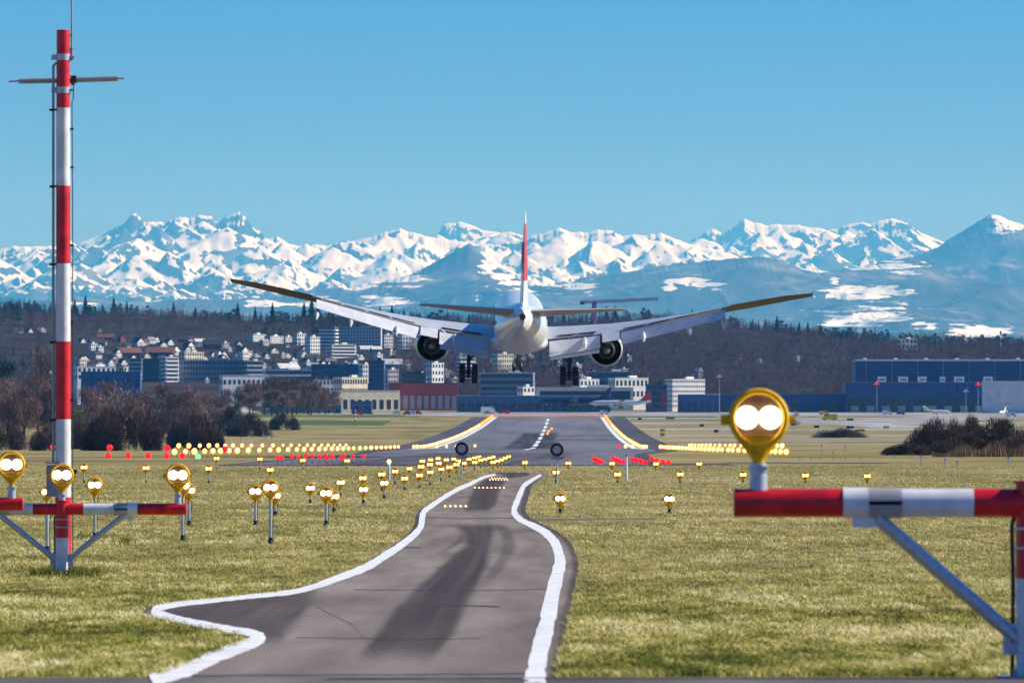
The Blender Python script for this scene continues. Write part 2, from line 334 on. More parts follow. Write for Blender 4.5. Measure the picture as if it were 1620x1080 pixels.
mountain(Dr, 47000, 9000, 530, 9, 420, 2600, 3.0, 372, 330, 0.25, [(1598, 352, 28, 12), (1575, 480, 30, 10), (1540, 470, 14, 7), (1612, 490, 18, 7), (1600, 362, 25, 9)], px0=1100, nc=520)
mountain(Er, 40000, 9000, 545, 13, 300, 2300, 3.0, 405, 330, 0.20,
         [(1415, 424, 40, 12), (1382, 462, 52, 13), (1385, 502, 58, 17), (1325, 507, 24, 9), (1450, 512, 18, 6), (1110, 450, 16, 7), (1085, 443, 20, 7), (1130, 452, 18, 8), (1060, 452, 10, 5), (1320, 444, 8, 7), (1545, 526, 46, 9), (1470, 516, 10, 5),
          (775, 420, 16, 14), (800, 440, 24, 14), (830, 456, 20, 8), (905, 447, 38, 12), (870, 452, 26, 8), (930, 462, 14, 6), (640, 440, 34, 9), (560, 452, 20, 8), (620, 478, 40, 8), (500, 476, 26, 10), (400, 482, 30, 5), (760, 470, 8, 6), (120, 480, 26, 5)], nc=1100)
# ---------------------------------------------------------------- air
hz = MB().box((0, 36000, 1380), (30000, 73000, 2789)).build('haze', [])
tag(hz, kind='stuff'); hz.data.materials.clear()
m = bpy.data.materials.new('haze_air'); m.use_nodes = True; nt = m.node_tree; nt.nodes.clear()
pv = nt.nodes.new('ShaderNodeVolumePrincipled'); mo = nt.nodes.new('ShaderNodeOutputMaterial')
pv.inputs['Color'].default_value = (0.10, 0.52, 1.0, 1); pv.inputs['Absorption Color'].default_value = (1, 1, 1, 1)
pv.inputs['Density'].default_value = 2.6e-5; pv.inputs['Anisotropy'].default_value = 0.0
nt.links.new(pv.outputs[0], mo.inputs['Volume']); hz.data.materials.append(m)
# ---------------------------------------------------------------- pavement
def asphalt(name, base, lo, hi, sc=0.6, attr=None, dark=(0.03, 0.027, 0.03)):
    m = bpy.data.materials.new(name); m.use_nodes = True; nt = m.node_tree; b = nt.nodes['Principled BSDF']
    geo = nt.nodes.new('ShaderNodeNewGeometry')
    mp = nt.nodes.new('ShaderNodeMapping'); mp.inputs['Scale'].default_value = (1, 0.07, 1); nt.links.new(geo.outputs['Position'], mp.inputs['Vector'])
    n1 = nt.nodes.new('ShaderNodeTexNoise'); n1.inputs['Scale'].default_value = sc; n1.inputs['Detail'].default_value = 6; nt.links.new(mp.outputs[0], n1.inputs['Vector'])
    n2 = nt.nodes.new('ShaderNodeTexNoise'); n2.inputs['Scale'].default_value = 60; n2.inputs['Detail'].default_value = 3; nt.links.new(geo.outputs['Position'], n2.inputs['Vector'])
    r1 = ramp_node(nt, [(0.3, lo), (0.5, base), (0.7, hi)], n1.outputs[0]); r2 = ramp_node(nt, [(0.3, (0.66, 0.66, 0.66)), (0.7, (1.3, 1.3, 1.3))], n2.outputs[0])
    x = nt.nodes.new('ShaderNodeMix'); x.data_type = 'RGBA'; x.blend_type = 'MULTIPLY'; x.inputs[0].default_value = 0.7
    nt.links.new(r1.outputs[0], x.inputs[6]); nt.links.new(r2.outputs[0], x.inputs[7]); out = x.outputs[2]
    if attr:
        at = nt.nodes.new('ShaderNodeAttribute'); at.attribute_name = attr
        y = nt.nodes.new('ShaderNodeMix'); y.data_type = 'RGBA'; nt.links.new(at.outputs['Fac'], y.inputs[0]); nt.links.new(out, y.inputs[6]); y.inputs[7].default_value = (*dark, 1); out = y.outputs[2]
    nt.links.new(out, b.inputs['Base Color']); b.inputs['Roughness'].default_value = 0.92; b.inputs['Specular IOR Level'].default_value = 0.12
    bp = nt.nodes.new('ShaderNodeBump'); bp.inputs['Strength'].default_value = 0.3; bp.inputs['Distance'].default_value = 0.01
    nt.links.new(n2.outputs[0], bp.inputs['Height']); nt.links.new(bp.outputs[0], b.inputs['Normal'])
    return m
M['path'] = asphalt('path_asphalt', (0.225, 0.183, 0.156), (0.155, 0.124, 0.108), (0.30, 0.25, 0.215), 1.6, 'wear', (0.055, 0.041, 0.043))
M['runway'] = asphalt('runway_asphalt', (0.165, 0.16, 0.18), (0.12, 0.118, 0.135), (0.21, 0.205, 0.225), 0.06, 'wear', (0.035, 0.033, 0.042))
M['shoulder'] = asphalt('shoulder_asphalt', (0.085, 0.08, 0.095), (0.06, 0.056, 0.066), (0.12, 0.115, 0.13), 0.05)
M['concrete'] = asphalt('taxiway_concrete', (0.33, 0.31, 0.30), (0.25, 0.24, 0.23), (0.42, 0.40, 0.38), 0.02)
M['road'] = asphalt('road_asphalt', (0.15, 0.135, 0.13), (0.09, 0.08, 0.08), (0.22, 0.2, 0.19), 0.9)
def marking(name):
    m = mat(name, (0.80, 0.79, 0.77), 0.75, var=0.10, scale=3, detail=9); nt = m.node_tree; b = nt.nodes['Principled BSDF']
    geo = nt.nodes.new('ShaderNodeNewGeometry'); n = nt.nodes.new('ShaderNodeTexNoise'); n.inputs['Scale'].default_value = 9; n.inputs['Detail'].default_value = 10; n.inputs['Roughness'].default_value = 0.7
    mp = nt.nodes.new('ShaderNodeMapping'); mp.inputs['Scale'].default_value = (1, .3, 1); nt.links.new(geo.outputs['Position'], mp.inputs['Vector']); nt.links.new(mp.outputs[0], n.inputs['Vector'])
    r = ramp_node(nt, [(0.60, (0, 0, 0)), (0.66, (0.8, 0.8, 0.8))], n.outputs[0]); x = nt.nodes.new('ShaderNodeMix'); x.data_type = 'RGBA'; src = b.inputs['Base Color'].links[0].from_socket
    nt.links.new(r.outputs[0], x.inputs[0]); nt.links.new(src, x.inputs[6]); x.inputs[7].default_value = (0.34, 0.31, 0.29, 1); nt.links.new(x.outputs[2], b.inputs['Base Color']); return m
M['mark'] = marking('marking_paint')
LL = [(240, 1079, 26), (257, 1071, 24), (302, 1058, 24), (335, 1042, 22), (382, 1024, 20), (406, 1015, 17), (412, 1009, 15), (396, 1002, 12), (368, 997, 11), (335, 991, 11), (293, 983, 11), (260, 974.5, 12), (245, 968.5, 12), (252, 962, 11), (283, 956, 9), (330, 951, 8), (391, 944.5, 7.5), (461, 937, 8), (499, 927.6, 9), (536.5, 914, 11), (579, 897.6, 12), (611.6, 877.4, 12), (630, 865.7, 11), (654, 847, 10), (665.5, 833, 9), (668, 819, 9), (671, 809, 8.5), (684, 799, 8), (708, 783, 7), (728, 772, 6.5), (742.7, 766, 6), (754, 760, 5.5), (768, 754, 4), (784, 750.5, 3)]
RL = [(845, 1079, 34), (846, 1077, 33), (853, 1034.6, 28), (865, 987.7, 25), (874, 940.7, 22), (884, 900, 19), (886, 886, 17), (879, 861, 14), (865, 844.6, 12), (848, 834, 10), (833, 827, 8), (822, 821, 9), (814, 812, 9), (814, 803, 9), (818, 793, 9), (823, 780.7, 8), (829, 768.4, 7), (839, 761, 6), (849, 755, 4.5), (856, 751, 3.5)]
def smooth_line(L, n=8):
    a = np.array(L, float); out = []
    for i in range(len(a) - 1):
        p0, p1, p2, p3 = a[max(i - 1, 0)], a[i], a[i + 1], a[min(i + 2, len(a) - 1)]
        for k in range(n):
            t = k / n; out.append(0.5 * ((2 * p1) + (-p0 + p2) * t + (2 * p0 - 5 * p1 + 4 * p2 - p3) * t * t + (-p0 + 3 * p1 - 3 * p2 + p3) * t ** 3))
    return np.array(out + [a[-1]])
def ground_pts(px, py, dz):
    D = D_of_y(py); return np.stack([(np.asarray(px) - CX) * D / F, D, flat_z(D) + dz], -1)
def ribbon(name, L, dz):
    a = smooth_line(L); d = np.gradient(a[:, :2], axis=0); d /= np.linalg.norm(d, axis=1)[:, None] + 1e-9; nrm = np.stack([-d[:, 1], d[:, 0]], 1)
    jit = 1 + 0.07 * rng.normal(size=(len(a), 1))
    a[:, 2:3] *= jit; e0 = a[:, :2] + nrm * a[:, 2:3] / 2; e1 = a[:, :2] - nrm * a[:, 2:3] / 2
    V = np.stack([ground_pts(e0[:, 0], e0[:, 1], dz), ground_pts(e1[:, 0], e1[:, 1], dz)], 1).reshape(-1, 3)
    return tag(np_mesh(name, V, grid_faces(len(a), 2), M['mark']), kind='structure')
sL, sR = smooth_line(LL), smooth_line(RL)
def xl(y): o = np.argsort(sL[:, 1]); return np.interp(y, sL[o, 1], sL[o, 0])
def xr(y): o = np.argsort(sR[:, 1]); return np.interp(y, sR[o, 1], sR[o, 0])
PD = TD[(TD >= 26) & (TD <= 285)]; py_ = HY - F * flat_z(PD) / PD
edge_n = 5 * fbm(PD * 0.45, PD * 0, 3, 5)
mL = xl(py_) - 6 - 11 * np.clip((py_ - 740) / 200, 0, 1) - edge_n * np.clip((py_ - 740) / 200, 0.1, 1)
mR = xr(py_) + 6 + 20 * np.clip((py_ - 760) / 150, 0, 1) + edge_n * np.clip((py_ - 740) / 200, 0.1, 1)
lip = np.clip((750 - py_) / 8, 0, 1); mL = mL + lip * 14; mR = mR - lip * 22 + 6
kk = np.linspace(0, 1, 90); PX = mL[:, None] + (mR - mL)[:, None] * kk[None]; PYg = np.repeat(py_[:, None], 90, 1)
def band(y, pts):                                   # soft edged worn band given by (row, left, right)
    p = np.array(sorted(pts)); return np.interp(y, p[:, 0], p[:, 1]), np.interp(y, p[:, 0], p[:, 2])
l, r = band(PYg, [(826, 725, 775), (830, 719, 783), (845, 735, 780), (861, 738, 776), (894, 700, 771), (931, 658, 752), (964, 625, 735), (1002, 597, 719), (1034, 572, 690), (1060, 560, 680), (1072, 570, 670)])
soft = 9
wear = sstep(-soft, soft, PX - l) * sstep(-soft, soft, r - PX) * sstep(824, 834, PYg) * (1 - sstep(1010, 1066, PYg))
l2, r2 = band(PYg, [(745, 770, 835), (752, 800, 838), (757, 770, 800), (768, 752, 795), (778, 748, 790), (798, 738, 785), (806, 735, 775), (812, 740, 770)])
wear = np.maximum(wear, sstep(-5, 5, PX - l2) * sstep(-5, 5, r2 - PX) * (1 - sstep(803, 812, PYg)))
l3, r3 = band(PYg, [(925, 200, 505), (945, 200, 500), (970, 200, 480), (1000, 200, 455), (1030, 200, 440)])
wear = np.maximum(wear, sstep(-7, 9, r3 - PX) * sstep(922, 940, PYg) * (1 - sstep(1000, 1030, PYg)) * 0.9)
arc = np.abs(PX - np.interp(PYg, [826, 835, 845, 855, 870, 900], [700, 728, 735, 728, 705, 660])); wear = np.maximum(wear, 0.55 * (1 - sstep(3, 9, arc)) * sstep(826, 832, PYg) * (1 - sstep(862, 880, PYg)))
arc = np.abs(PX - np.interp(PYg, [826, 840, 860, 880, 920, 960], [780, 800, 806, 800, 770, 745])); wear = np.maximum(wear, 0.55 * (1 - sstep(5, 14, arc)) * sstep(826, 834, PYg) * (1 - sstep(900, 940, PYg)))
tt = (PX - l) / (r - l); nz = fbm(tt * 5, PYg / 110, 4, 8)
wear = np.clip(wear * (0.86 + 0.3 * nz), 0, 1)
edge = np.minimum(PX - mL[:, None], mR[:, None] - PX); wear = np.maximum(wear, 0.8 * (1 - sstep(5, 14, edge)) * sstep(745, 770, PYg))
V = np.stack([(PX - CX) * PD[:, None] / F, np.repeat(PD[:, None], 90, 1), np.repeat((flat_z(PD) + 0.004)[:, None], 90, 1)], -1).reshape(-1, 3)
tag(np_mesh('path', V, grid_faces(len(PD), 90), M['path'], False, {'wear': wear.ravel()}), kind='structure')
ribbon('path_marking', LL, 0.008); ribbon('path_marking', RL, 0.008)
# worn joints and cracks across the path
M['crack'] = mat('crack_filler', (0.03, 0.026, 0.028), 0.9, var=0.3)
def crack(pts, wpx):
    a = []
    for (x0, y0), (x1, y1) in zip(pts, pts[1:]):
        for t in np.linspace(0, 1, 9)[:-1]: a.append((x0 + (x1 - x0) * t, y0 + (y1 - y0) * t + rng.normal() * 0.35))
    a = np.array(a + [pts[-1]]); V = np.stack([ground_pts(a[:, 0], a[:, 1] - wpx / 2 * rng.uniform(.4, 1, len(a)), .006), ground_pts(a[:, 0], a[:, 1] + wpx / 2 * rng.uniform(.4, 1, len(a)), .006)], 1).reshape(-1, 3)
    tag(np_mesh('pavement_joint', V, grid_faces(len(a), 2), M['crack']), kind='structure')
crack([(655, 955.5), (700, 957), (790, 960)], 2.6); crack([(620, 866), (668, 866.5)], 2.0); crack([(470, 1009), (640, 1012), (760, 1010)], 1.0); crack([(560, 933), (780, 934), (868, 932)], 1.0)
crack([(668, 818), (740, 820), (812, 819.5)], 1.2); crack([(640, 1068), (846, 1066)], 2.6); crack([(300, 1069), (640, 1068)], 2.2); crack([(690, 899), (775, 899)], .9); crack([(500, 960), (560, 990), (600, 1040)], 0.9); crack([(800, 930), (785, 985), (800, 1050)], 0.9)
# side branch of the path: thin strip running right across the grass
q = ground_pts(np.array([826, 960, 1040, 830, 960, 1040]), np.array([824.5, 822, 821, 820.5, 819.5, 819.2]), 0.0035)
tag(np_mesh('path', q, np.array([[0, 1, 4, 3], [1, 2, 5, 4]]), M['road']), kind='structure')
# the perimeter road right below the camera
rd = TD[(TD >= 16) & (TD <= 26)]
V = np.stack([np.repeat(np.linspace(-40, 40, 9)[None], len(rd), 0), np.repeat(rd[:, None], 9, 1), np.repeat((flat_z(rd) + 0.003)[:, None], 9, 1)], -1).reshape(-1, 3)
tag(np_mesh('road', V, grid_faces(len(rd), 9), M['road']), kind='structure')

# runway: axis drifts slightly to the right of the view
def rw(D): return -9.3 + 0.0107 * D
RD = TD[(TD >= 360) & (TD <= 2725)]
def strip(name, D, l, r, dz, m, nc=2, attrs=None, kind='structure'):
    k = np.linspace(0, 1, nc); l, r = np.broadcast_to(l, D.shape), np.broadcast_to(r, D.shape)
    Xs = l[:, None] + (r - l)[:, None] * k; Yd = np.repeat(D[:, None], nc, 1); Zs = np.repeat((flat_z(D) + dz)[:, None], nc, 1)
    return tag(np_mesh(name, np.stack([Xs, Yd, Zs], -1).reshape(-1, 3), grid_faces(len(D), nc), m, False, attrs), kind=kind)
HW = np.interp(RD, [360, 540, 700, 1000, 1250], [15, 16.5, 19, 27, 31]); SW = np.interp(RD, [360, 700, 1000, 1300], [16, 20.5, 31, 41])
strip('runway_shoulder', RD, rw(RD) - SW, rw(RD) + SW, 0.03, M['shoulder'])
nc = 60; k = np.linspace(-1, 1, nc)[None]; Dg = RD[:, None]
n_ = fbm(k * 9, Dg / 160, 4, 2)
wear = 0.95 * sstep(-0.30, -0.22, k) * (1 - sstep(0.16, 0.22, k)) * sstep(1250, 1400, Dg) * (1 - sstep(1980, 2080, Dg))
wear = np.maximum(wear, 0.5 * sstep(-0.6, -0.5, k) * (1 - sstep(0.5, 0.6, k)) * (1 - sstep(760, 900, Dg)))
wear = np.maximum(wear, 0.75 * (1 - sstep(6, 26, np.abs(Dg - 1900 - 40 * k))) * sstep(0.1, 0.2, k)); wear = np.maximum(wear, 0.75 * (1 - sstep(6, 24, np.abs(Dg - 1760))) * sstep(0.1, 0.2, k))
wear = np.maximum(wear, 0.6 * (1 - sstep(10, 50, np.abs(Dg - 1330))) * (0.5 + n_))
wear = np.clip(wear * (0.9 + 0.6 * n_) + 0.35 * np.clip(n_, 0, 1), 0, 1)
strip('runway', RD, rw(RD) - HW, rw(RD) + HW, 0.05, M['runway'], nc, {'wear': wear.ravel()})
for sx in (-1, 1): strip('runway_edge_line', RD[RD > 1200], rw(RD[RD > 1200]) + sx * 28.5 - 0.9, rw(RD[RD > 1200]) + sx * 28.5 + 0.9, 0.07, M['mark'])
for a in (1150, 1340, 1480, 1620, 1770, 1920, 2070, 2220, 2370, 2520):
    d = TD[(TD >= a) & (TD <= a + 125)]; strip('centre_line', d, rw(d) - 0.7, rw(d) + 0.7, 0.07, M['mark'])
# side-paved turning pad left and right of the runway head
for l_, r_, a, b, nm in ((-15, 1, 366, 400, 'apron_pad'), (6, 16.5, 366, 400, 'apron_pad')):
    d = TD[(TD >= a) & (TD <= b)]; strip(nm, d, np.full(d.shape, l_), np.full(d.shape, r_), 0.015, M['shoulder'])
d = TD[(TD >= 450) & (TD <= 460)]; strip('service_road', d, np.full(d.shape, -46.), np.full(d.shape, -16.), 0.02, M['shoulder'])
d = TD[(TD >= 400) & (TD <= 415)]; strip('service_road', d, np.full(d.shape, 17.), np.full(d.shape, 30.), 0.02, M['shoulder'])
# taxiways and aprons on the right
for a, b, l_, r_ in ((1560, 1600, 52, 220), (1700, 1760, 50, 300), (1880, 1960, 48, 420), (2150, 2230, 48, 500), (2380, 2480, 52, 520), (2620, 2700, 54, 560), (2800, 2900, -60, 620)):
    d = TD[(TD >= a) & (TD <= b)]; strip('taxiway', d, np.full(d.shape, float(l_)), np.full(d.shape, float(r_)), 0.02, M['concrete'])
d = TD[(TD >= 2230) & (TD <= 2800)]; strip('taxiway', d, 165 - 0.10 * (d - 2230), 196 - 0.10 * (d - 2230), 0.035, M['concrete'])
d = TD[(TD >= 2480) & (TD <= 2800)]; strip('taxiway', d, 150 + 0.25 * (d - 2480), 215 + 0.25 * (d - 2480), 0.04, M['concrete'])
d = TD[(TD >= 2900) & (TD <= 3060)]; strip('apron', d, np.full(d.shape, -120.), np.full(d.shape, 640.), 0.03, M['concrete'])
M['lawn'] = mat('lawn', (0.085, 0.135, 0.04), 1.0, var=0.25, scale=0.02, spec=0.05)
for a, b, l_, r_ in ((2350, 2560, -190, -60), (2720, 2860, -165, -50), (2900, 3150, -420, -190), (2560, 2620, 60, 160), (2700, 2790, 55, 110)):
    d = TD[(TD >= a) & (TD <= b)]; strip('lawn', d, np.full(d.shape, float(l_)), np.full(d.shape, float(r_)), 0.015, M['lawn'])

# ---------------------------------------------------------------- grass blades (nobody could count them)
def grass_mat():
    m = bpy.data.materials.new('dry_grass_blades'); m.use_nodes = True; nt = m.node_tree; b = nt.nodes['Principled BSDF']
    at = nt.nodes.new('ShaderNodeAttribute'); at.attribute_name = 'shade'
    r = ramp_node(nt, [(0.0, (0.04, 0.055, 0.010)), (0.22, (0.16, 0.19, 0.022)), (0.5, (0.42, 0.375, 0.085)), (0.78, (0.70, 0.60, 0.24)), (1.0, (0.88, 0.80, 0.50))], at.outputs['Fac'])
    nt.links.new(r.outputs[0], b.inputs['Base Color']); b.inputs['Roughness'].default_value = 0.85; b.inputs['Specular IOR Level'].default_value = 0.15
    return m
M['grass'] = grass_mat()
def grass(N):
    py = rng.uniform(736, 1078, N) ; px = rng.uniform(-480, 2100, N); D = D_of_y(py) + rng.uniform(-0.4, 0.4, N)
    ok = (D > 26.2) & (D < 395)
    inpath = (px > np.interp(py, py_[::-1], mL[::-1]) + 1.0) & (px < np.interp(py, py_[::-1], mR[::-1]) - 1.0) & (D < 284)
    ok &= ~inpath; ok &= ~((py < 825) & (py > 819.4) & (px > 826) & (px < 1040)); D, px, py = D[ok], px[ok], py[ok]; n = len(D)
    ed_ = np.minimum(np.abs(px - np.interp(py, py_[::-1], mL[::-1])), np.abs(px - np.interp(py, py_[::-1], mR[::-1]))) / np.clip((py - 735) / 200, .1, 1.2)
    kp = rng.random(n) < np.clip(.25 + ed_ / 30 + .5 * fbm(px / 14, py / 9, 2, 55), 0, 1); D, px, py = D[kp], px[kp], py[kp]; n = len(D)
    x = (px - CX) * D / F; z = flat_z(D)
    weed = sstep(.38, .5, fbm(x / .55 + 40, D / 1.5, 3, 91))
    patch = fbm(x / 2.2, D / 7, 4, 31); fine = fbm(x / 0.35, D / 1.6, 3, 33)
    h = (0.020 + 0.032 * rng.random(n) ** 1.6) * (1 + 0.5 * np.clip(patch, -0.6, 0.8)) * np.clip((D / 60) ** 0.25, 0.85, 1.35) * (1 + .7 * weed)
    wd = np.maximum(0.007, 0.8 * D / F) * rng.uniform(0.6, 1.4, n); a = rng.uniform(0, 2 * np.pi, n) * 0.35; lean = rng.normal(0, 1.3, (n, 2)) * h[:, None]
    c, s = np.cos(a), np.sin(a)
    b0 = np.stack([x - c * wd / 2, D - s * wd / 2, z - 0.01], -1); b1 = np.stack([x + c * wd / 2, D + s * wd / 2, z - 0.01], -1)
    mid = np.stack([x + lean[:, 0] * 0.45, D + lean[:, 1] * 0.45, z + 0.62 * h], -1); m0 = mid - np.stack([c * wd * .4, s * wd * .4, 0 * c], -1); m1 = mid + np.stack([c * wd * .4, s * wd * .4, 0 * c], -1)
    tp = np.stack([x + lean[:, 0] * 1.3, D + lean[:, 1] * 1.3, z + h], -1)
    V = np.stack([b0, b1, m1, m0, tp], 1).reshape(-1, 3); i = np.arange(n)[:, None] * 5
    Fq = np.concatenate([i + [0, 1, 2], i + [0, 2, 3], i + [3, 2, 4]], 0)
    bandv = fbm(x / 30 + 5, D / 9, 3, 77)
    sh = np.clip(0.49 + 0.60 * patch + 0.62 * fine + 0.32 * bandv + rng.normal(0, 0.17, n) - 0.30 * weed, 0, 1)
    return tag(np_mesh('grass', V, Fq, M['grass'], False, {'shade': np.repeat(sh, 5)}), 'dry yellow-green winter grass covering the field round the path', 'grass', kind='stuff')
grass(820000)
# ---------------------------------------------------------------- approach lights
HEAD = 0.155                                         # outer radius of a lamp head
def lamp_housing(n=40):
    b = MB(); r = HEAD
    b.lathe([(0.80 * r, -0.035), (0.83 * r, -0.062), (0.93 * r, -0.068), (1.0 * r, -0.055), (1.0 * r, 0.0), (0.985 * r, 0.03), (0.94 * r, 0.07), (0.80 * r, 0.12), (0.52 * r, 0.155), (0.02 * r, 0.165)], n)
    b.lathe([(0.80 * r, -0.035), (0.78 * r, 0.01)], n)
    # tapering chin down to the stem
    secs = []
    for t, wx, wy in ((-0.55, 0.83, 0.055), (-0.80, 0.66, 0.055), (-1.05, 0.47, 0.052), (-1.28, 0.27, 0.045), (-1.45, 0.20, 0.034), (-1.62, 0.19, 0.030)):
        secs.append([(wx * r * math.cos(k), 0.008 + wy * math.sin(k), t * r) for k in [2 * math.pi * i / 20 for i in range(20)]])
    b.loft(secs)
    # hinge lugs and latch
    b.box((-1.12 * r, -0.005, -0.06 * r), (0.26 * r, 0.06, 0.34 * r)); b.box((1.08 * r, -0.01, -0.05 * r), (0.2 * r, 0.05, 0.26 * r))
    b.cyl((1.16 * r, -0.05, -0.1 * r), (1.16 * r, 0.03, -0.1 * r), 0.012, n=10)
    return b
def lamp_latch():
    b = MB(); r = HEAD
    b.cyl((1.14 * r, -0.01, 0.0), (1.30 * r, -0.01, 0.18 * r), 0.012, n=8); b.cyl((1.22 * r, -0.04, -0.16 * r), (1.36 * r, -0.04, -0.16 * r), 0.008, n=8); return b
def bowl():
    r = HEAD; return MB().lathe([(0.785 * r, -0.03), (0.77 * r, 0.0), (0.66 * r, 0.025), (0.3 * r, 0.035), (0.004, 0.036)], 32)
def lens(sx, k=1.0):
    r = HEAD; q = 0.375 * r * k
    T = Matrix.Translation((sx * 0.385 * r * k, 0.0, 0.02 * r))
    return MB().lathe([(q, 0.01), (q, -0.022), (0.86 * q, -0.034), (0.5 * q, -0.042), (0.02 * q, -0.045)], 24, T)
PROTO = {}
def mk(b, name, m, smooth=35):
    o = b.build(name, m, None, smooth); return o
def lamp_head(parent, loc, k=1.0, far=False, name='lamp_housing'):
    """housing > bowl, two lenses, latch; meshes are shared between copies"""
    key = 'far' if far else 'near'
    if key not in PROTO:
        PROTO[key] = [lamp_housing(24 if far else 44), bowl(), lens(-1, 1.08 if far else 1), lens(1, 1.08 if far else 1), lamp_latch()]
        PROTO[key] = [(nm, bb.build(nm, mm, None, 35)) for bb, nm, mm in zip(PROTO[key], ('lamp_housing', 'reflector_bowl', 'lens', 'lens', 'latch'), (M['yellow'], M['bowl'], M['far_lens' if far else 'lens'], M['far_lens' if far else 'lens'], M['steel']))]
        first = True
    else: first = False
    objs = []
    for i, (nm, o) in enumerate(PROTO[key]):
        c = o if first else o.copy()
        if not first: COL.objects.link(c)
        c.name = nm; objs.append(c)
    objs[0].parent = parent; objs[0].location = loc; objs[0].scale = (k, k, k)
    for c in objs[1:]: c.parent = objs[0]
    return objs[0]
def unit_stem():
    if 'stem' not in PROTO:
        b = MB().cyl((0, 0, 0), (0, 0, 1), 0.030, 0.030, 14); PROTO['stem'] = b.build('stem', M['steel'], None, 40)
        f = MB().cyl((0, 0, 0), (0, 0, 0.06), 0.055, 0.045, 12); f.cyl((0, 0, 0.06), (0, 0, 0.12), 0.042, 0.042, 12); PROTO['foot'] = f.build('base_coupling', M['black'], None, 40)
        s, f = PROTO['stem'], PROTO['foot']
    else:
        s, f = PROTO['stem'].copy(), PROTO['foot'].copy(); COL.objects.link(s); COL.objects.link(f)
    s.name = 'stem'; f.name = 'base_coupling'; return s, f
def approach_light(px, py, D, label, group=None, far=None, k=1.0):
    p = P(px, py, D); g = float(flat_z(D)); h = max(0.2, p.z - g)
    e = empty('approach_light', (p.x, D, g), math.atan2(-p.x, D) * -1 * 0.0, label, 'approach light', group)
    lamp_head(e, (0, 0, h), k, D > 170 if far is None else far)
    s, f = unit_stem(); s.parent = e; f.parent = e; s.location = (0, 0.008, 0.02); s.scale = (1, 1, h - 1.5 * HEAD * k - 0.02)
    if D < 130:
        w_ = random.uniform(-1, 1) * .01; cb = MB().tube([(0.05, .03, 0), (0.042 + w_, .03, h * .3), (0.045 - w_, .02, h * .6), (0.05, .03, h - 0.26), (0.08, .06, h - 0.14), (0.05, .12, h - .02)], 0.007, 6); cb.build('lamp_cable', M['black'], e, 50)
    return e
# head centre (px, row), distance and label of the lights one can tell apart on the left field
near = [
 (289, 768, 94, 'approach light half hidden behind the lamp on the striped crossbeam end'),
 (299, 776, 108, 'yellow approach light with black foot behind the end of the striped crossbeam'),
 (404, 777, 108, 'yellow approach light just left of the tallest free-standing lamp pole'),
 (428, 771, 92, 'tallest free-standing yellow approach light, long steel pole on the left grass'),
 (435.5, 784, 122, 'approach light peeping out behind the tallest lamp pole'),
 (491, 772, 146, 'yellow approach light standing alone between two taller pairs on the left grass'),
 (516, 780, 108, 'front yellow approach light of the close pair on the left grass'),
 (528.5, 785, 128, 'rear approach light of the close pair, half hidden'),
 (150, 767, 96, 'yellow approach light on a pole right of the white mast'),
 (539, 763, 165, 'short yellow approach light behind and right of the close pair'),
 (575, 774, 146, 'front approach light below another in a vertical-looking pair left of the path'),
 (574, 756, 178, 'rear approach light above another left of the path'),
 (608, 764, 160, 'approach light just left of the slim white post'),
 (604, 750, 186, 'approach light behind the slim white post on its left'),
 (640, 756.5, 188, 'approach light right of the slim white post on a short stem'),
 (663.5, 751.6, 196, 'short approach light in the middle of the left light field'),
 (886.5, 788.5, 126, 'nearest approach light on the right grass beside the path'),
 (1059, 789, 126, 'approach light standing alone on the right grass, outer of the near two'),
 (-28, 770, 110, None)]
for px, py, D, lb in near:
    if lb: approach_light(px, py, D, lb)
ORD = ['first', 'second', 'third', 'fourth', 'fifth', 'sixth', 'seventh', 'eighth', 'ninth', 'tenth', 'eleventh', 'twelfth', 'thirteenth', 'fourteenth', 'fifteenth', 'sixteenth', 'seventeenth', 'eighteenth', 'nineteenth', 'twentieth']
for i, (px, py) in enumerate([(879.5, 747), (977, 750), (1076, 750), (1175.5, 750.7), (1274, 751.7), (1372, 752.7)]):
    approach_light(px, py, 221, ORD[i] + ' light from the path in the nearer wide row on the right grass', 'nearer row of approach lights on the right grass', k=1.12)
for i, (px, py) in enumerate([(133, 739), (231, 740), (330, 741), (427.5, 743)]):
    approach_light(px, py, 221, ORD[i] + ' light from the mast in the wide row on the left grass', 'wide row of approach lights on the left grass', k=1.12)
for i, (px, py) in enumerate([(830.4, 731.5), (899, 732.4), (968, 733), (1037.7, 733.5), (1106, 733.5)]):
    approach_light(px, py, 313, ORD[i] + ' light from the path in the farther row on the right grass edge', 'farther row of approach lights on the right', k=1.25)
for i, (px, py) in enumerate([(342.5, 725), (411, 726), (479, 728), (549, 728.5)]):
    approach_light(px, py, 313, ORD[i] + ' light from the mast in the farther row on the left grass edge', 'farther row of approach lights on the left', k=1.25)
mid = [(625, 745.5), (647.6, 741), (666, 738), (668, 729), (680.5, 746.6), (680, 734.5), (681, 727), (693, 725), (694, 732.6), (698, 742), (706, 727), (711, 738.8), (722, 734.6), (718, 725.7), (725, 729.4), (733.6, 732.6), (742, 726), (751, 731), (751, 724), (757.5, 722.7), (760.5, 727.6), (767, 726.4), (775, 724), (780, 722.7), (780, 731), (787, 729), (793, 727), (799, 724.4), (804.5, 722)]
for px, py in mid:
    D = float(np.interp(py, [722, 727, 732, 738, 747], [372, 340, 300, 255, 208]))
    approach_light(px, py, D, 'small bright approach light in the dense field left of the path head', 'dense field of approach lights', k=1.0 if D < 240 else 1.25)
# small lamp leaning beside the striped post
e = approach_light(74.5, 778, 84, 'small tilted approach light on a dark bent bracket left of the striped post', k=0.72)
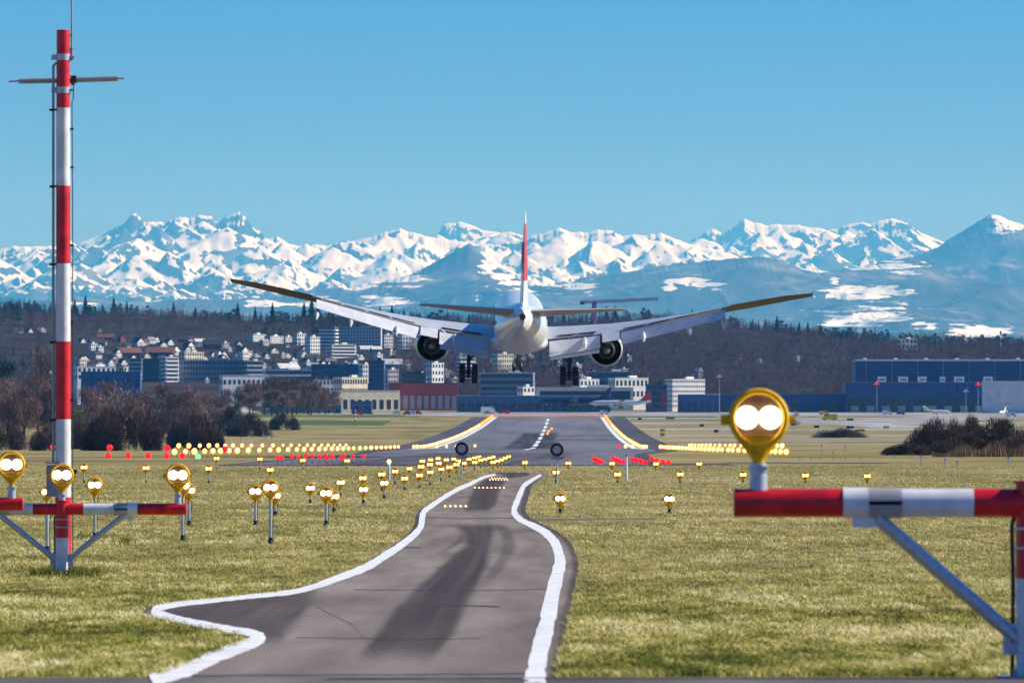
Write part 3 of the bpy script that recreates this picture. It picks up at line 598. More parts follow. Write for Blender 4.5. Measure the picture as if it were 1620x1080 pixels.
# red heads beyond the grass
def red_light(px, py, D, r, label, group, col='red_lens', twin=False):
    p = P(px, py, D); g = float(flat_z(D)); e = empty('marker_light', (p.x, D, g), 0, label, 'marker light', group)
    b = MB().lathe([(0.02 * r, -0.9 * r), (0.6 * r, -0.8 * r), (0.95 * r, -0.3 * r), (1.0 * r, 0.1 * r), (0.8 * r, 0.6 * r), (0.02 * r, 0.8 * r)], 14)
    o = b.build('lamp_head', M[col], e, 40); o.location = (0, 0, p.z - g)
    s, f = unit_stem(); s.parent = e; f.parent = e; s.scale = (1.2, 1.2, max(0.1, p.z - g - 0.6 * r))
    return e
for px, py in [(438.8, 723), (445.7, 724), (462, 721.5), (471.6, 723), (484, 720), (483, 723), (494, 721), (506, 723), (515, 720), (518, 725), (526, 722), (539.5, 724), (544, 720.5), (558, 722), (575, 721)]:
    red_light(px, py, 395, 0.165, 'small red light head in the row across the left grass edge', 'red lights on the left grass edge')
for px, py in [(940, 725.7), (943.5, 727), (947.5, 729), (951.5, 730.6), (970, 725), (975, 727), (980.6, 729), (986.6, 731), (1001, 726), (1006.6, 727.5), (1014, 729), (1021.6, 731.6), (1031, 725.6), (1039, 727.6), (1049, 730), (1058, 731.6)]:
    red_light(px, py, 385, 0.19, 'round red light head in the slanted rows right of the path head', 'red lights on the right grass edge')
for px, py, D, r in [(173.5, 707.5, 560, 0.34), (264.5, 708.5, 560, 0.36), (356, 710, 560, 0.33), (83, 707, 560, 0.28)]:
    red_light(px, py, D, r, 'larger raised red light in the far left grass', 'raised red lights far left')
for px, py in [(171, 720.5), (203, 720.5), (234.5, 720.5), (263.5, 721), (289, 721), (1297, 731.5), (1318, 732), (1337, 733), (1361.5, 735), (1282.5, 731.5)]:
    red_light(px, py, 505, 0.32, 'red bar light with yellow casing at the outer end of the threshold row', 'outer red threshold lights')
red_light(313, 722, 505, 0.28, 'green threshold light at the left end of the white row', None, 'green_lens'); red_light(1265.5, 730, 505, 0.30, 'green threshold light between white and red lights on the right', None, 'green_lens')
# runway edge lights
def edge_light(x, D, r, m, label, group, hz=0.5):
    g = float(flat_z(D)); e = empty('runway_edge_light', (x, D, g), 0, label, 'runway light', group)
    key = ('edge', m)
    if key not in PROTO:
        b = MB().lathe([(0.02, -0.9), (0.74, -0.66)], 12); b.mi = 1; b.lathe([(0.74, -0.66), (1.0, -0.15), (1.05, 0.15), (0.7, 0.45), (0.02, 0.6)], 12)
        o = b.build('lamp_head', [M[m], M['glow_' + m] if 'glow_' + m in M else M[m]], e, 50)
        s = MB().cyl((0, 0, 0), (0, 0, 1), 0.06, 0.05, 8).build('stem', M['yellow'], e, 50); PROTO[key] = (o, s)
    else:
        o, s = [q.copy() for q in PROTO[key]]
        for q in (o, s): COL.objects.link(q); q.parent = e
    o.location = (0, 0, hz); o.scale = (r, r, r * 1.15); s.scale = (1, 1, hz - 0.5 * r); return e
D = 548.0
while D < 2700:
    for sx in (-1, 1):
        nm = 'left' if sx < 0 else 'right'; off = 30.2 + (3.0 if D < 1300 else 0)
        ora = D > 2330
        edge_light(rw(D) + sx * off, D + rng.uniform(-2, 2), (0.22 + 0.00017 * D) * rng.uniform(.85, 1.1), 'amber_lens' if ora else 'far_lens', ('amber' if ora else 'white') + ' runway edge light in the line along the ' + nm + ' side', ('amber' if ora else 'white') + ' edge lights along the ' + nm + ' runway side', 0.6)
        if D < 980: edge_light(rw(D) + sx * (off - 0.3), D + 4 + rng.uniform(-3, 3), 0.25 * rng.uniform(.8, 1.1), 'far_lens', 'upper white light of the doubled row beside the ' + nm + ' runway edge', 'upper row of doubled edge lights, ' + nm, 1.25)
    D += 15 if D < 650 else (24 if D < 1000 else 30)
for i in range(15):
    x = rw(2712) + (i - 7) * 4.1; g = float(flat_z(2706)); edge_light(x, 2706, 0.42, 'red_lens', 'red light in the row across the far end of the runway', 'red runway end lights', 0.9)
for px, py in [(868, 684), (872.5, 680), (866, 688)]:
    D = float(np.interp(py, [660, 680, 698], [2712, 2152, 1700])); edge_light((px - CX) * D / F, D, 0.45, 'amber_lens', 'amber light on the dark stretch of the runway centre line', 'amber centre line lights', 0.6)
for i in range(4): edge_light(rw(1420) + 24 + i * 2.2 - 2 * 0, 1420 + 10 * i, 0.5, 'far_lens' if i else 'red_lens', 'touchdown bar light right of the runway centre', 'right touchdown bar lights', 0.5)
for i in range(5): edge_light(rw(1420) - 27 + i * 2.6, 1420 + 10 * i, 0.4, 'far_lens', 'touchdown bar light left of the runway centre', 'left touchdown bar lights', 0.5)
# lights let into the path
def inset(px, py, i, row):
    p = ground_pts(np.array([px]), np.array([py]), 0.008)[0]
    e = empty('inset_light', tuple(p), 0, 'flush white light let into the ' + row + ' of the path', 'inset light', 'flush lights in the ' + row + ' of the path')
    MB().cyl((0, 0, 0), (0, 0, 0.018), 0.08, 0.06, 12).build('rim', M['grey'], e, 40)
    MB().lathe([(0.026, -0.03), (0.022, -0.045), (0.002, -0.05)], 12, Matrix.Translation((0, -0.02, 0.022))).build('lens', M['far_lens'], e, 50)
for i in range(7): inset(775 + i * 4.6, 759.5, i, 'middle lit row')
for i in range(6): inset(778 + i * 4.4, 757.0, i, 'upper lit row')
for i in range(8): inset(751 + i * 6.6, 772.3, i, 'long lit row')
for i in range(5): inset(704 + i * 8.2, 802.0, i, 'lowest lit row')

# ---------------------------------------------------------------- striped light frames
def striped(px0, col_bands): pass
def light_frame(px, ybeam, D, label, lamps, x_left, x_right, lod=0.0, clips=True):
    """post, crossbeam on braces; everything welded together, with its lamp heads bolted on top"""
    sc = 1.0; p = P(px, ybeam, D); g = float(flat_z(D)); e = empty('light_frame', (p.x, D, g), 0, label, 'light frame')
    h = p.z - g
    b = MB(); bands = [(0, 0.57 * h, 1), (0.57 * h, h + 0.10, 0)]
    for a, c, mi in bands: b.mi = mi; b.cyl((0, 0, a - (0.3 if a == 0 else 0)), (0, 0, c), 0.085 if mi == 0 else 0.083, n=28, cap=True)
    b.build('post', [M['red'], M['white']], e, 40)
    c = MB().cyl((0, 0, h + 0.10), (0, 0, h + 0.115), 0.10, n=28); c.build('top_flange', M['red'], e, 40)
    b = MB(); r = 0.073; edges = [x_left, x_left + 0.63, x_left + 1.21] if x_left < -1 else []
    lb = [(x_left, x_left + 0.65, 0), (x_left + 0.65, x_left + 1.23, 1), (x_left + 1.23, 0, 0)]
    rb = [(0, 0.28 if x_right > 1.2 else x_right, 0), (0.28, 0.86, 1), (0.86, x_right, 0)]
    for a, c, mi in lb + rb:
        b.mi = mi; b.cyl((a, 0, h), (c, 0, h), r, n=28)
    b.build('crossbeam', [M['red'], M['white']], e, 40)
    for sx in (-1, 1):
        q = 0.845
        s = MB(); s.cyl((sx * q, 0.0, h), (sx * (q + 0.36) * 0 + sx * (q - 0.17), 0.0, h), 0.079, n=28); s.cyl((sx * (q - 0.17), 0, h), (sx * (q + 0.13), 0, h), 0.079, n=28)
        s.box((sx * q, 0, h - 0.095), (0.16, 0.05, 0.06)); s.build('sleeve', M['white'], e, 40)
        br = MB().cyl((sx * 0.80, 0, h - 0.075), (sx * 0.075, 0, 0.20), 0.037, n=20)
        br.box((sx * 0.10, 0, 0.20), (0.10, 0.04, 0.16)); br.build('brace', M['steel'], e, 40)
    for z in (h - 0.13, h - 0.23) if clips else ():
        t = MB().lathe([(0.089, -0.006), (0.093, -0.006), (0.093, 0.006), (0.089, 0.006)], 28, Matrix.Translation((0, 0, z)) @ Matrix.Rotation(R(90), 4, 'X'))
        t.box((0.075, -0.075, z), (0.04, 0.02, 0.02)); t.build('hose_clamp', M['steel'], e, 40)
    base = MB().box((0, 0, -0.02), (0.34, 0.30, 0.06)); base.cyl((0.1, -0.1, 0.01), (0.1, -0.1, 0.05), 0.014, n=8); base.cyl((-0.1, -0.1, 0.01), (-0.1, -0.1, 0.05), 0.014, n=8)
    base.build('base_plate', M['grey'], e, 40)
    st = MB().box((0.035, -0.084, 0.20), (0.05, 0.01, 0.30)); st.build('sticker', M['white'], e)
    cb = MB().tube([(-0.10, 0.03, 0.0), (-0.095, 0.03, h * .5), (-0.10, 0.05, h - .12), (-0.07, .09, h - .02), (-0.03, 0.09, h + .06)], 0.011, 8); cb.build('cable', M['black'], e, 50)
    for lx in lamps:
        top = h + (0.085 if abs(lx) > 0.1 else 0.115); hc = h + 0.435
        hd = lamp_head(e, (lx, -0.0, hc), 1.0)
        s = MB().cyl((0, 0.008, top - hc - 0.02), (0, 0.008, -1.5 * HEAD), 0.047, 0.041, 20); s.cyl((0, 0.008, -1.78 * HEAD), (0, 0.008, -1.55 * HEAD), 0.05, n=20)
        s.box((0.03, -0.04, -1.66 * HEAD), (0.03, 0.02, 0.02))
        so_ = s.build('lamp_stem', M['steel'], hd, 40)
    return e
light_frame(98, 805, 65, 'red and white striped light frame standing in front of the tall mast', [0, 1.49], -1.6, 1.6)
light_frame(1633, 795, 26, 'large blurred striped light frame closest to the viewer on the right', [-1.407], -1.535, 1.6)
light_frame(-186, 797, 56, 'striped light frame cut off by the left edge, one lamp showing', [1.43, 0.0], -1.6, 1.56)

# ---------------------------------------------------------------- tall striped mast
D = 67.5; k = D / F
base = P(100, 909, D); base.z = float(flat_z(D)); e = empty('mast', base, 0, 'tall red and white banded mast with antenna rods at its top', 'mast')
top = -(48 - HY) * k - base.z; step = 123 * k
b = MB()
for i in range(7):
    z1, z0 = top - i * step, max(-0.3, top - (i + 1) * step); b.mi = i % 2; r1 = 0.089 + 0.016 * i / 6; b.cyl((0, 0, z0 if i < 6 else -0.3), (0, 0, z1), 0.089 + 0.016 * (i + 1) / 7, r1, 36)
b.build('pole', [M['red'], M['white']], e, 40)
def zz(y): return -(y - HY) * k - base.z
for y in (91, 143):
    c = MB().lathe([(0.088, -0.042), (0.097, -0.042), (0.097, 0.042), (0.088, 0.042)], 30, Matrix.Translation((0, 0, zz(y))) @ Matrix.Rotation(R(90), 4, 'X'))
    c.box((0.125, -0.02, zz(y)), (0.06, 0.05, 0.035)); c.box((-0.125, 0.0, zz(y)), (0.06, 0.06, 0.07)); c.build('clamp_band', M['steel'], e, 40)
ar = MB(); ar.cyl((-0.60, 0.13, zz(127.5)), (-0.06, 0.13, zz(126.5)), 0.036, n=16); ar.cyl((0.16, 0.13, zz(125.5)), (0.72, 0.13, zz(123.5)), 0.036, n=16)
ar.cyl((-0.74, 0.13, zz(128)), (0.80, 0.13, zz(123.2)), 0.013, n=10); ar.build('antenna_arm', M['grey'], e, 40)
hub = MB(); hub.box((0.12, 0.13, zz(125)), (0.09, 0.08, 0.10)); hub.cyl((0.02, 0.06, zz(121)), (0.12, 0.14, zz(124)), 0.03, n=10); hub.cyl((0.12, 0.1, zz(134)), (0.12, 0.1, zz(128)), 0.025, n=10); hub.build('antenna_hub', M['black'], e, 40)
wh = MB().cyl((0.115, 0, zz(93)), (0.115, 0, zz(-260)), 0.013, 0.009, 10); wh.cyl((0.115, 0, zz(96)), (0.115, 0, zz(78)), 0.02, n=10); wh.box((0.10, 0, zz(56)), (0.05, 0.03, 0.02)); wh.box((0.10, 0, zz(78)), (0.06, 0.04, 0.03)); wh.build('whip_antenna', M['grey'], e, 40)
cd = MB(); cd.tube([(-0.085, -0.03, zz(101)), (-0.115, -0.03, zz(102)), (-0.13, -0.03, zz(106)), (-0.13, -0.03, zz(732))], 0.018, 10); cd.build('conduit', M['grey'], e, 40)
for y in (174, 295, 418, 541, 664):
    MB().box((-0.10, -0.03, zz(y)), (0.16, 0.05, 0.025)).box((-0.15, -0.03, zz(y) - 0.01), (0.06, 0.05, 0.018)).build('conduit_bracket', M['black'], e)
cb = MB(); cb.tube([(0.13, 0.1, zz(127)), (0.13, 0.06, zz(155)), (0.115, 0.02, zz(162)), (0.125, 0.0, zz(300)), (0.128, 0, zz(908))], 0.007, 6)
for y in (204, 265, 388, 510, 632): cb.box((0.115, 0, zz(y)), (0.05, 0.03, 0.025))
cb.build('antenna_cable', M['black'], e, 40)
jb = MB().box((-0.115, -0.11, zz(760)), (0.185, 0.16, 0.42)); jb.box((-0.115, -0.112, zz(731.5)), (0.205, 0.19, 0.02)); jb.build('junction_box', M['grey'], e)
MB().box((-0.115, -0.193, zz(760)), (0.15, 0.006, 0.36)).box((-0.06, -0.199, zz(760)), (0.015, 0.006, 0.04)).build('box_door', M['grey'], e)
MB().box((0, 0, 0.02), (0.42, 0.36, 0.05)).build('base_plate', M['grey'], e)
MB().box((0.16, -0.06, zz(746)), (0.06, 0.06, 0.06)).build('cable_gland', M['black'], e)

# ---------------------------------------------------------------- ring signs, posts
for px, py, yb, D, lb in ((730.5, 709.5, 756, 236, 'round dark ring sign on a thin post left of the runway centre'), (881, 711, 764, 220, 'round dark ring sign on a thin post right of the runway centre')):
    p = P(px, py, D); g = float(flat_z(D)); e = empty('ring_sign', (p.x, D, g), 0, lb, 'sign'); r = 10.8 * D / F; z = p.z - g
    MB().lathe([(0.62 * r, -0.03), (0.66 * r, -0.06), (0.96 * r, -0.06), (r, -0.03), (r, 0.05), (0.62 * r, 0.05), (0.62 * r, -0.03)], 36).build('ring', mat('ring_paint', (0.03, 0.006, 0.008), 0.5), e, 40).location = (0, 0, z)
    MB().lathe([(0.01, -0.02), (0.66 * r, -0.02), (0.66 * r, 0.03), (0.01, 0.03)], 30).build('disc', mat('disc_paint', (0.40, 0.44, 0.50), 0.5), e, 40).location = (0, 0, z)
    MB().box((0, 0, z - r - 0.06), (1.9 * r, 0.12, 0.14)).build('mounting_bar', M['grey'], e)
    MB().cyl((0, 0, -0.2), (0, 0, z - r - 0.1), 0.035, n=12).build('post', M['steel'], e, 40)
    s = MB()
    for q in (-0.35, 0.45, 0.0): s.cyl((q * r, 0, z + r * 0.9), (q * 1.25 * r, 0, z + r + 0.12), 0.01, n=6)
    s.build('bird_spike', M['grey'], e)
for px, yt, yb, D, lb, lt in ((615.5, 726, 757, 238, 'slim white post with a small lamp at its top on the left field', True), (991, 722, 760, 232, 'slim white post beside the red lights on the right grass', False)):
    g = float(flat_z(D)); e = empty('marker_post', ((px - CX) * D / F, D, g), 0, lb, 'post'); zt = -(yt - HY) * D / F - g
    MB().cyl((0, 0, -0.2), (0, 0, zt), 0.06, 0.055, 14).build('shaft', M['white'], e, 40)
    MB().cyl((0, 0, zt), (0, 0, zt + 0.12), 0.02, n=8).build('tip', M['black'], e, 40)
    if lt: MB().lathe([(0.005, -0.1), (0.09, -0.07), (0.1, 0.0), (0.07, 0.07), (0.005, 0.09)], 12).build('lamp', M['far_lens'], e, 50).location = (0.0, -0.05, zt - 0.12)
# ---------------------------------------------------------------- airliners
M['fus'] = mat('aircraft_white', (0.76, 0.755, 0.74), 0.28, var=0.09, scale=0.7, coat=0.3)
M['belly'] = mat('aircraft_grey_white', (0.66, 0.65, 0.62), 0.32, var=0.08, scale=0.5, coat=0.2)
M['wing'] = mat('wing_grey', (0.50, 0.52, 0.55), 0.35, 0.1, var=0.08, scale=0.5)
M['flap'] = mat('flap_grey', (0.56, 0.58, 0.61), 0.4, var=0.10, scale=0.8)
M['aileron'] = mat('outer_wing_shade', (0.050, 0.036, 0.028), 0.5, var=0.2, scale=0.8)  # dark brown paints in the shade under the ailerons and outer wing
M['tail_grey'] = mat('tailplane_grey', (0.42, 0.38, 0.33), 0.4, var=0.1, scale=0.6)
M['fin_red'] = mat('fin_red', (0.62, 0.012, 0.025), 0.35, var=0.05, coat=0.2)
M['nacelle'] = mat('nacelle_cream', (0.70, 0.66, 0.58), 0.3, var=0.06, scale=0.6)
M['nozzle'] = mat('nozzle_metal', (0.10, 0.095, 0.09), 0.45, 0.7, var=0.2, scale=2)
M['duct'] = mat('duct_black', (0.012, 0.012, 0.014), 0.55)
M['navy'] = mat('navy_paint', (0.012, 0.02, 0.075), 0.35, var=0.1)
M['glass'] = mat('dark_glass', (0.015, 0.02, 0.028), 0.12, var=0.2)
def foil(xc, le, te, z, th, inc=0.0, n=9):
    """aerofoil section: leading edge y, trailing edge y (y forward), nose-up incidence in degrees"""
    c = le - te; up, lo = [], []
    for i in range(n + 1):
        t = (1 - math.cos(math.pi * i / n)) / 2; yt = 5 * th * (0.2969 * math.sqrt(t) - 0.126 * t - 0.3516 * t * t + 0.2843 * t ** 3 - 0.1036 * t ** 4)
        up.append((t, yt + 0.02 * math.sin(math.pi * t))); lo.append((t, -yt * 0.85 + 0.02 * math.sin(math.pi * t)))
    a = R(inc); out = []
    for t, q in up + lo[-2:0:-1]:
        dy, dz = -t * c, q * c; out.append((xc, le + dy * math.cos(a) + dz * math.sin(a) * -1, z + dz * math.cos(a) + dy * math.sin(a)))
    return out
def circ(y, zc, rx, rz, n=36): return [(rx * math.cos(2 * math.pi * i / n), y, zc + rz * math.sin(2 * math.pi * i / n)) for i in range(n)]
FUS = [(40, -.9, .12, .12), (39.4, -.85, .7, .65), (38, -.7, 1.45, 1.35), (35.5, -.4, 2.2, 2.1), (32, -.12, 2.8, 2.8), (28, 0, 3.08, 3.08), (24, 0, 3.1, 3.1), (-12, 0, 3.1, 3.1), (-16, .10, 3.02, 3.0), (-20, .38, 2.72, 2.72), (-24, .78, 2.28, 2.30), (-28, 1.18, 1.72, 1.86), (-31, 1.48, 1.12, 1.46), (-33, 1.68, 0.55, 1.12), (-34, 1.78, 0.22, .85)]
def wing_z(x): x = abs(x); return -1.75 + 0.10 * x + 0.0026 * x * x
def wing_le(x): return 13.5 - 0.665 * (abs(x) - 3)
def wing_te(x):
    x = abs(x); return -1.2 - 0.10 * (x - 3) if x < 10 else -1.9 - 0.395 * (x - 10)
def slab(b, secs):
    b.loft(secs); return b
def airliner(name, label, loc, rot, sc=1.0, detail=True, tail='swiss', body='fus', wingm='wing', gear=True, flaps=True, tail_low=False):
    e = empty(name, loc, 0, label, 'airliner'); e.rotation_euler = rot; e.scale = (sc, sc, sc)
    n = 48 if detail else 20
    b = MB().loft([circ(y, zc, rx * .95, rz * .95, n) for y, zc, rx, rz in FUS])
    fu = b.build('fuselage', [M[body]], e, 50)
    wf = MB().loft([circ(y, -2.0, rx, rz, 28) for y, rx, rz in ((16, .6, .3), (13, 2.4, .9), (8, 3.1, 1.25), (0, 3.15, 1.3), (-6, 2.7, 1.0), (-10, 1.4, .5), (-12, .4, .2))]); wf.build('belly_fairing', M['belly' if body == 'fus' else body], e, 50)
    MB().loft([circ(y, 1.95, r, r * 1.1, 14) for y, r in ((-33.6, .34), (-34.5, .30))]).build('tail_cone', M['nozzle'], fu, 40)
    ck = MB().box((0, 36.6, 0.9), (2.6, 1.4, 0.55)); ck.build('cockpit_window', M['glass'], fu)
    for sx in (-1, 1):
        wd = MB()
        for i in range(30 if detail else 14):
            y = 30 - i * (1.6 if detail else 3.4)
            wd.box((sx * 2.90, y, 0.62), (0.10, 0.55, 0.5))
        wd.build('cabin_window_row', M['glass'], fu)
        # main wing
        xs = [2.2, 6, 10, 14, 18, 22, 26, 28.9, 30.6, 31.7]
        def inc(x): return 1.5 if x <= 10 else 1.5 - 9.5 * min(1, max(0, x - 12) / 12)
        secs = []
        for x in xs:
            le, te = wing_le(x), wing_te(x)
            if x > 29: le = wing_le(29) - (x - 29) * 1.35; te = wing_te(29) - (x - 29) * 0.55
            if flaps and x < 22.6: te = te + 0.22 * (le - te)
            secs.append([(sx * p[0], p[1], p[2]) for p in foil(x, le, te, wing_z(x), 0.125 - 0.002 * x, inc(x))])
        wb = MB().loft(secs[:6]); wb.mi = 1; wb.loft(secs[5:]); wg = wb.build('wing', [M[wingm], M['aileron' if body == 'fus' else wingm]], e, 45)  # outer sections take the painted shade colour
        MB().lathe([(0.01, -.25), (.14, -.12), (.16, .1), (.01, .3)], 10, Matrix.Translation((sx * 31.7, wing_te(29) - 1.7, wing_z(31.6) + 0.05))).build('wing_tip_light', M['white'], wg, 50)
        def panel(nm, x0, x1, frac, ang, gap, m, ext=1.0, thick=0.16):
            sec = []
            for x in (x0, (x0 + x1) / 2, x1):
                le, te = wing_le(x), wing_te(x); c = (le - te); i_ = inc(x); base_y = te + frac * c; bz = wing_z(x) - (le - base_y) * math.sin(R(i_)) - gap
                L = frac * c * ext; a = R(ang); pts = []
                for t, q in ((0, 0), (.12, .5), (.4, .42), (1, .06), (1, -.06), (.4, -.28), (.1, -.4)):
                    dy, dz = -t * L, q * thick * L; pts.append((sx * x, base_y + dy * math.cos(a) + dz * math.sin(a) * -1, bz + dz * math.cos(a) + dy * math.sin(a)))
                sec.append(pts)
            return MB().loft(sec).build(nm, m, wg, 35)
        if flaps:
            panel('inboard_flap', 3.3, 8.9, 0.24, 29, 0.28, M['flap'], 0.95); panel('inboard_flap_tab', 3.4, 8.8, 0.09, 44, 1.28, M['flap'], 1.0)
            panel('flaperon', 9.1, 11.0, 0.24, 18, 0.10, M['flap'], 1.0); panel('outboard_flap', 11.2, 22.4, 0.24, 28, 0.16, M['flap'], 1.05)
        panel('aileron', 22.9, 29.0, 0.30, -9, 0.06, M['aileron'], 1.12, 0.12)
        for x0, x1 in ((4.2, 6.3), (6.5, 8.6), (11.6, 14.1), (14.3, 16.8), (17.0, 19.4), (19.6, 22.0)):
            panel('spoiler', x0, x1, 0.37, -1.5, -0.245 + 0.003 * x0, M['wing'], 0.34, 0.05)
        for x in (7.2, 13.6, 18.6, 22.3) if detail else ():
            te = wing_te(x); z = wing_z(x) - 0.75
            fr = MB().loft([circ(y, dz, r * .7, r, 12) for y, dz, r in ((4.2, .25, .05), (2.6, -.05, .34), (0.2, -.30, .38), (-1.0, -.62, .26), (-1.9, -.95, .04))]); o = fr.build('flap_track_fairing', M['flap'], wg, 50); o.location = (sx * x, te + .6, z + .1)
        # tailplane
        st = []
        for x, le, te in ((0.8, -23.0, -30.2), (5, -26.2, -31.3), (10.0, -30.0, -32.6), (10.75, -31.2, -32.9)):
            st.append([(sx * p[0], p[1], p[2]) for p in foil(x, le, te, 1.55 + 0.115 * x, 0.10, -6.5)])
        stn = MB().loft(st).build('tailplane', M['tail_grey' if body == 'fus' else body], e, 45)
        # engine
        ex, ez = sx * 9.75, -2.95
        prof = [(1.35, 14.2), (1.55, 14.75), (1.72, 14.6), (1.92, 13.2), (1.98, 11.5), (1.90, 9.0), (1.74, 7.0), (1.70, 7.0), (1.62, 8.4)]
        en = MB().lathe(prof, 48 if detail else 20, Matrix.Translation((ex, 0, ez))).build('engine_nacelle', M['nacelle' if body == 'fus' else body], e, 50)
        MB().lathe([(1.36, 14.25), (1.60, 8.6), (1.63, 8.4)], 36, Matrix.Translation((ex, 0, ez))).build('bypass_duct', M['duct'], en, 50)
        MB().lathe([(0.02, 12.6), (1.5, 12.4), (1.5, 9.8), (1.02, 9.7)], 36, Matrix.Translation((ex, 0, ez))).build('fan', M['duct'], en, 40)
        MB().lathe([(1.14, 9.7), (1.12, 7.6), (0.92, 6.1), (0.80, 5.4), (0.77, 5.4), (0.82, 6.6)], 36, Matrix.Translation((ex, 0, ez))).build('core_cowl', M['nozzle'], en, 45)
        MB().lathe([(0.80, 6.7), (0.50, 6.6), (0.44, 5.6), (0.22, 4.8), (0.02, 4.5)], 30, Matrix.Translation((ex, 0, ez))).build('exhaust_plug', M['grey'], en, 50)
        py_ = MB().loft([[(ex + w * 0.5, y, z0), (ex + w * .5, y, z1), (ex - w * .5, y, z1), (ex - w * .5, y, z0)] for y, z0, z1, w in ((13.2, ez + 1.5, ez + 1.9, .5), (9, ez + 0.9, ez + 2.3, .8), (5.6, ez + 0.75, ez + 2.2, .7), (1.5, ez + 1.5, ez + 2.0, .3))]); py_.build('pylon', M['nacelle' if body == 'fus' else body], en, 40)
    # fin with its emblem
    fs = []
    for z, le, te, th in ((2.2, -18.6, -30.5, .09), (3.6, -20.8, -30.9, .09), (5.6, -23.2, -31.4, .09), (10.4, -28.3, -32.9, .085), (11.6, -29.7, -33.2, .08), (12.8, -31.0, -33.5, .075)):
        fs.append([(p[2] - 0.0, p[1], z) for p in foil(0, le, te, 0, th)])
    fb = MB(); cols = [0, 0, 1, 1, 0] if tail == 'swiss' else [1, 1, 1, 1, 1]
    if tail == 'swiss': cols = [0, 0, 1, 1, 0]
    for i in range(5): fb.mi = cols[i]; fb.loft([fs[i], fs[i + 1]], cap=(i in (0, 4)))
    fin = fb.build('fin', [M['fus' if body == 'fus' else body], M['fin_red' if tail in ('swiss', 'red') else body]], e, 40)
    if tail == 'swiss' and detail:
        for sx in (-1, 1):
            cr = MB()
            for (dy, dz) in ((1.1, 3.0), (3.0, 1.0)):
                cr.box((sx * 0.17, -29.4, 8.1), (0.14, dy, dz))
            cr.build('white_cross', M['white'], fin)
    rd = MB().loft([[(0.05, -30.75, 3.4), (0.05, -31.1, 3.4), (-0.05, -31.1, 3.4), (-0.05, -30.75, 3.4)], [(0.04, -32.7, 9.8), (0.04, -33.1, 9.8), (-0.04, -33.1, 9.8), (-0.04, -32.7, 9.8)]]); rd.build('rudder_trim', M['grey'], fin)
    if gear:
        for sx in (-1, 1):
            gx = sx * 5.6; zt, zb = -2.2, -5.75
            g = MB().cyl((gx, 0, zt), (gx, -0.2, zb), 0.26, 0.2, 16); g.cyl((gx - sx * 1.2, 0.2, -3.0), (gx, -0.1, -4.4), 0.10, n=10); g.cyl((gx, 1.8, -2.6), (gx, 0, -4.6), 0.09, n=10); g.cyl((gx, -0.55, -4.0), (gx, -0.45, -5.3), 0.06, n=8); g.box((gx, -0.3, -4.1), (0.5, 0.3, 0.35))
            lg = g.build('main_gear', M['black'], e, 40); lg.location.y = 2.2
            MB().box((gx + sx * 0.55, -0.2, -3.6), (0.06, 1.5, 2.2)).build('gear_door', M['grey'], lg)
            bo = MB().cyl((gx, 1.5, zb + 0.30), (gx, -1.7, zb - 0.28), 0.16, n=12); bo.build('bogie_beam', M['black'], lg, 40)
            for k, yy in enumerate((1.45, 0.0, -1.6)):
                zz_ = zb + 0.30 - (1.5 - yy) / 3.2 * 0.58
                for dx in (-0.70, 0.70):
                    MB().lathe([(0.02, -.24), (0.36, -.26), (0.38, -.30), (.64, -.33), (.73, -.25), (.745, 0), (.73, .25), (.64, .33), (.38, .30), (.36, .26), (.02, .24)], 24, Matrix.Translation((gx + dx, yy, zz_)) @ Matrix.Rotation(R(90), 4, 'Z')).build('wheel', M['dark'], lg, 40)
                MB().cyl((gx - .7, yy, zz_), (gx + .7, yy, zz_), 0.09, n=8).build('axle', M['black'], lg, 40)
        g = MB().cyl((0, 32.2, -2.2), (0, 32.4, -6.1), 0.15, 0.12, 14); g.cyl((0, 30.4, -2.6), (0, 32.3, -4.0), 0.08, n=8); g.box((0, 32.1, -3.9), (0.5, 0.2, 0.3)); ng = g.build('nose_gear', M['black'], e, 40)
        for dx in (-0.42, 0.42):
            MB().lathe([(0.02, -.16), (.3, -.18), (.48, -.18), (.60, 0), (.48, .18), (.3, .18), (.02, .16)], 20, Matrix.Translation((dx, 32.4, -6.25)) @ Matrix.Rotation(R(90), 4, 'Z')).build('wheel', M['dark'], ng, 40)
            MB().box((dx * 2.0, 32.0, -3.3), (0.05, 1.8, 1.2)).build('gear_door', M['belly'], ng)
    return e
airliner('landing_airliner', 'white twin-engine airliner with red tail fin landing over the runway, wheels down', P(823, 512, 560), Euler((R(3.0), R(1.4), R(0.3)), 'XYZ'))
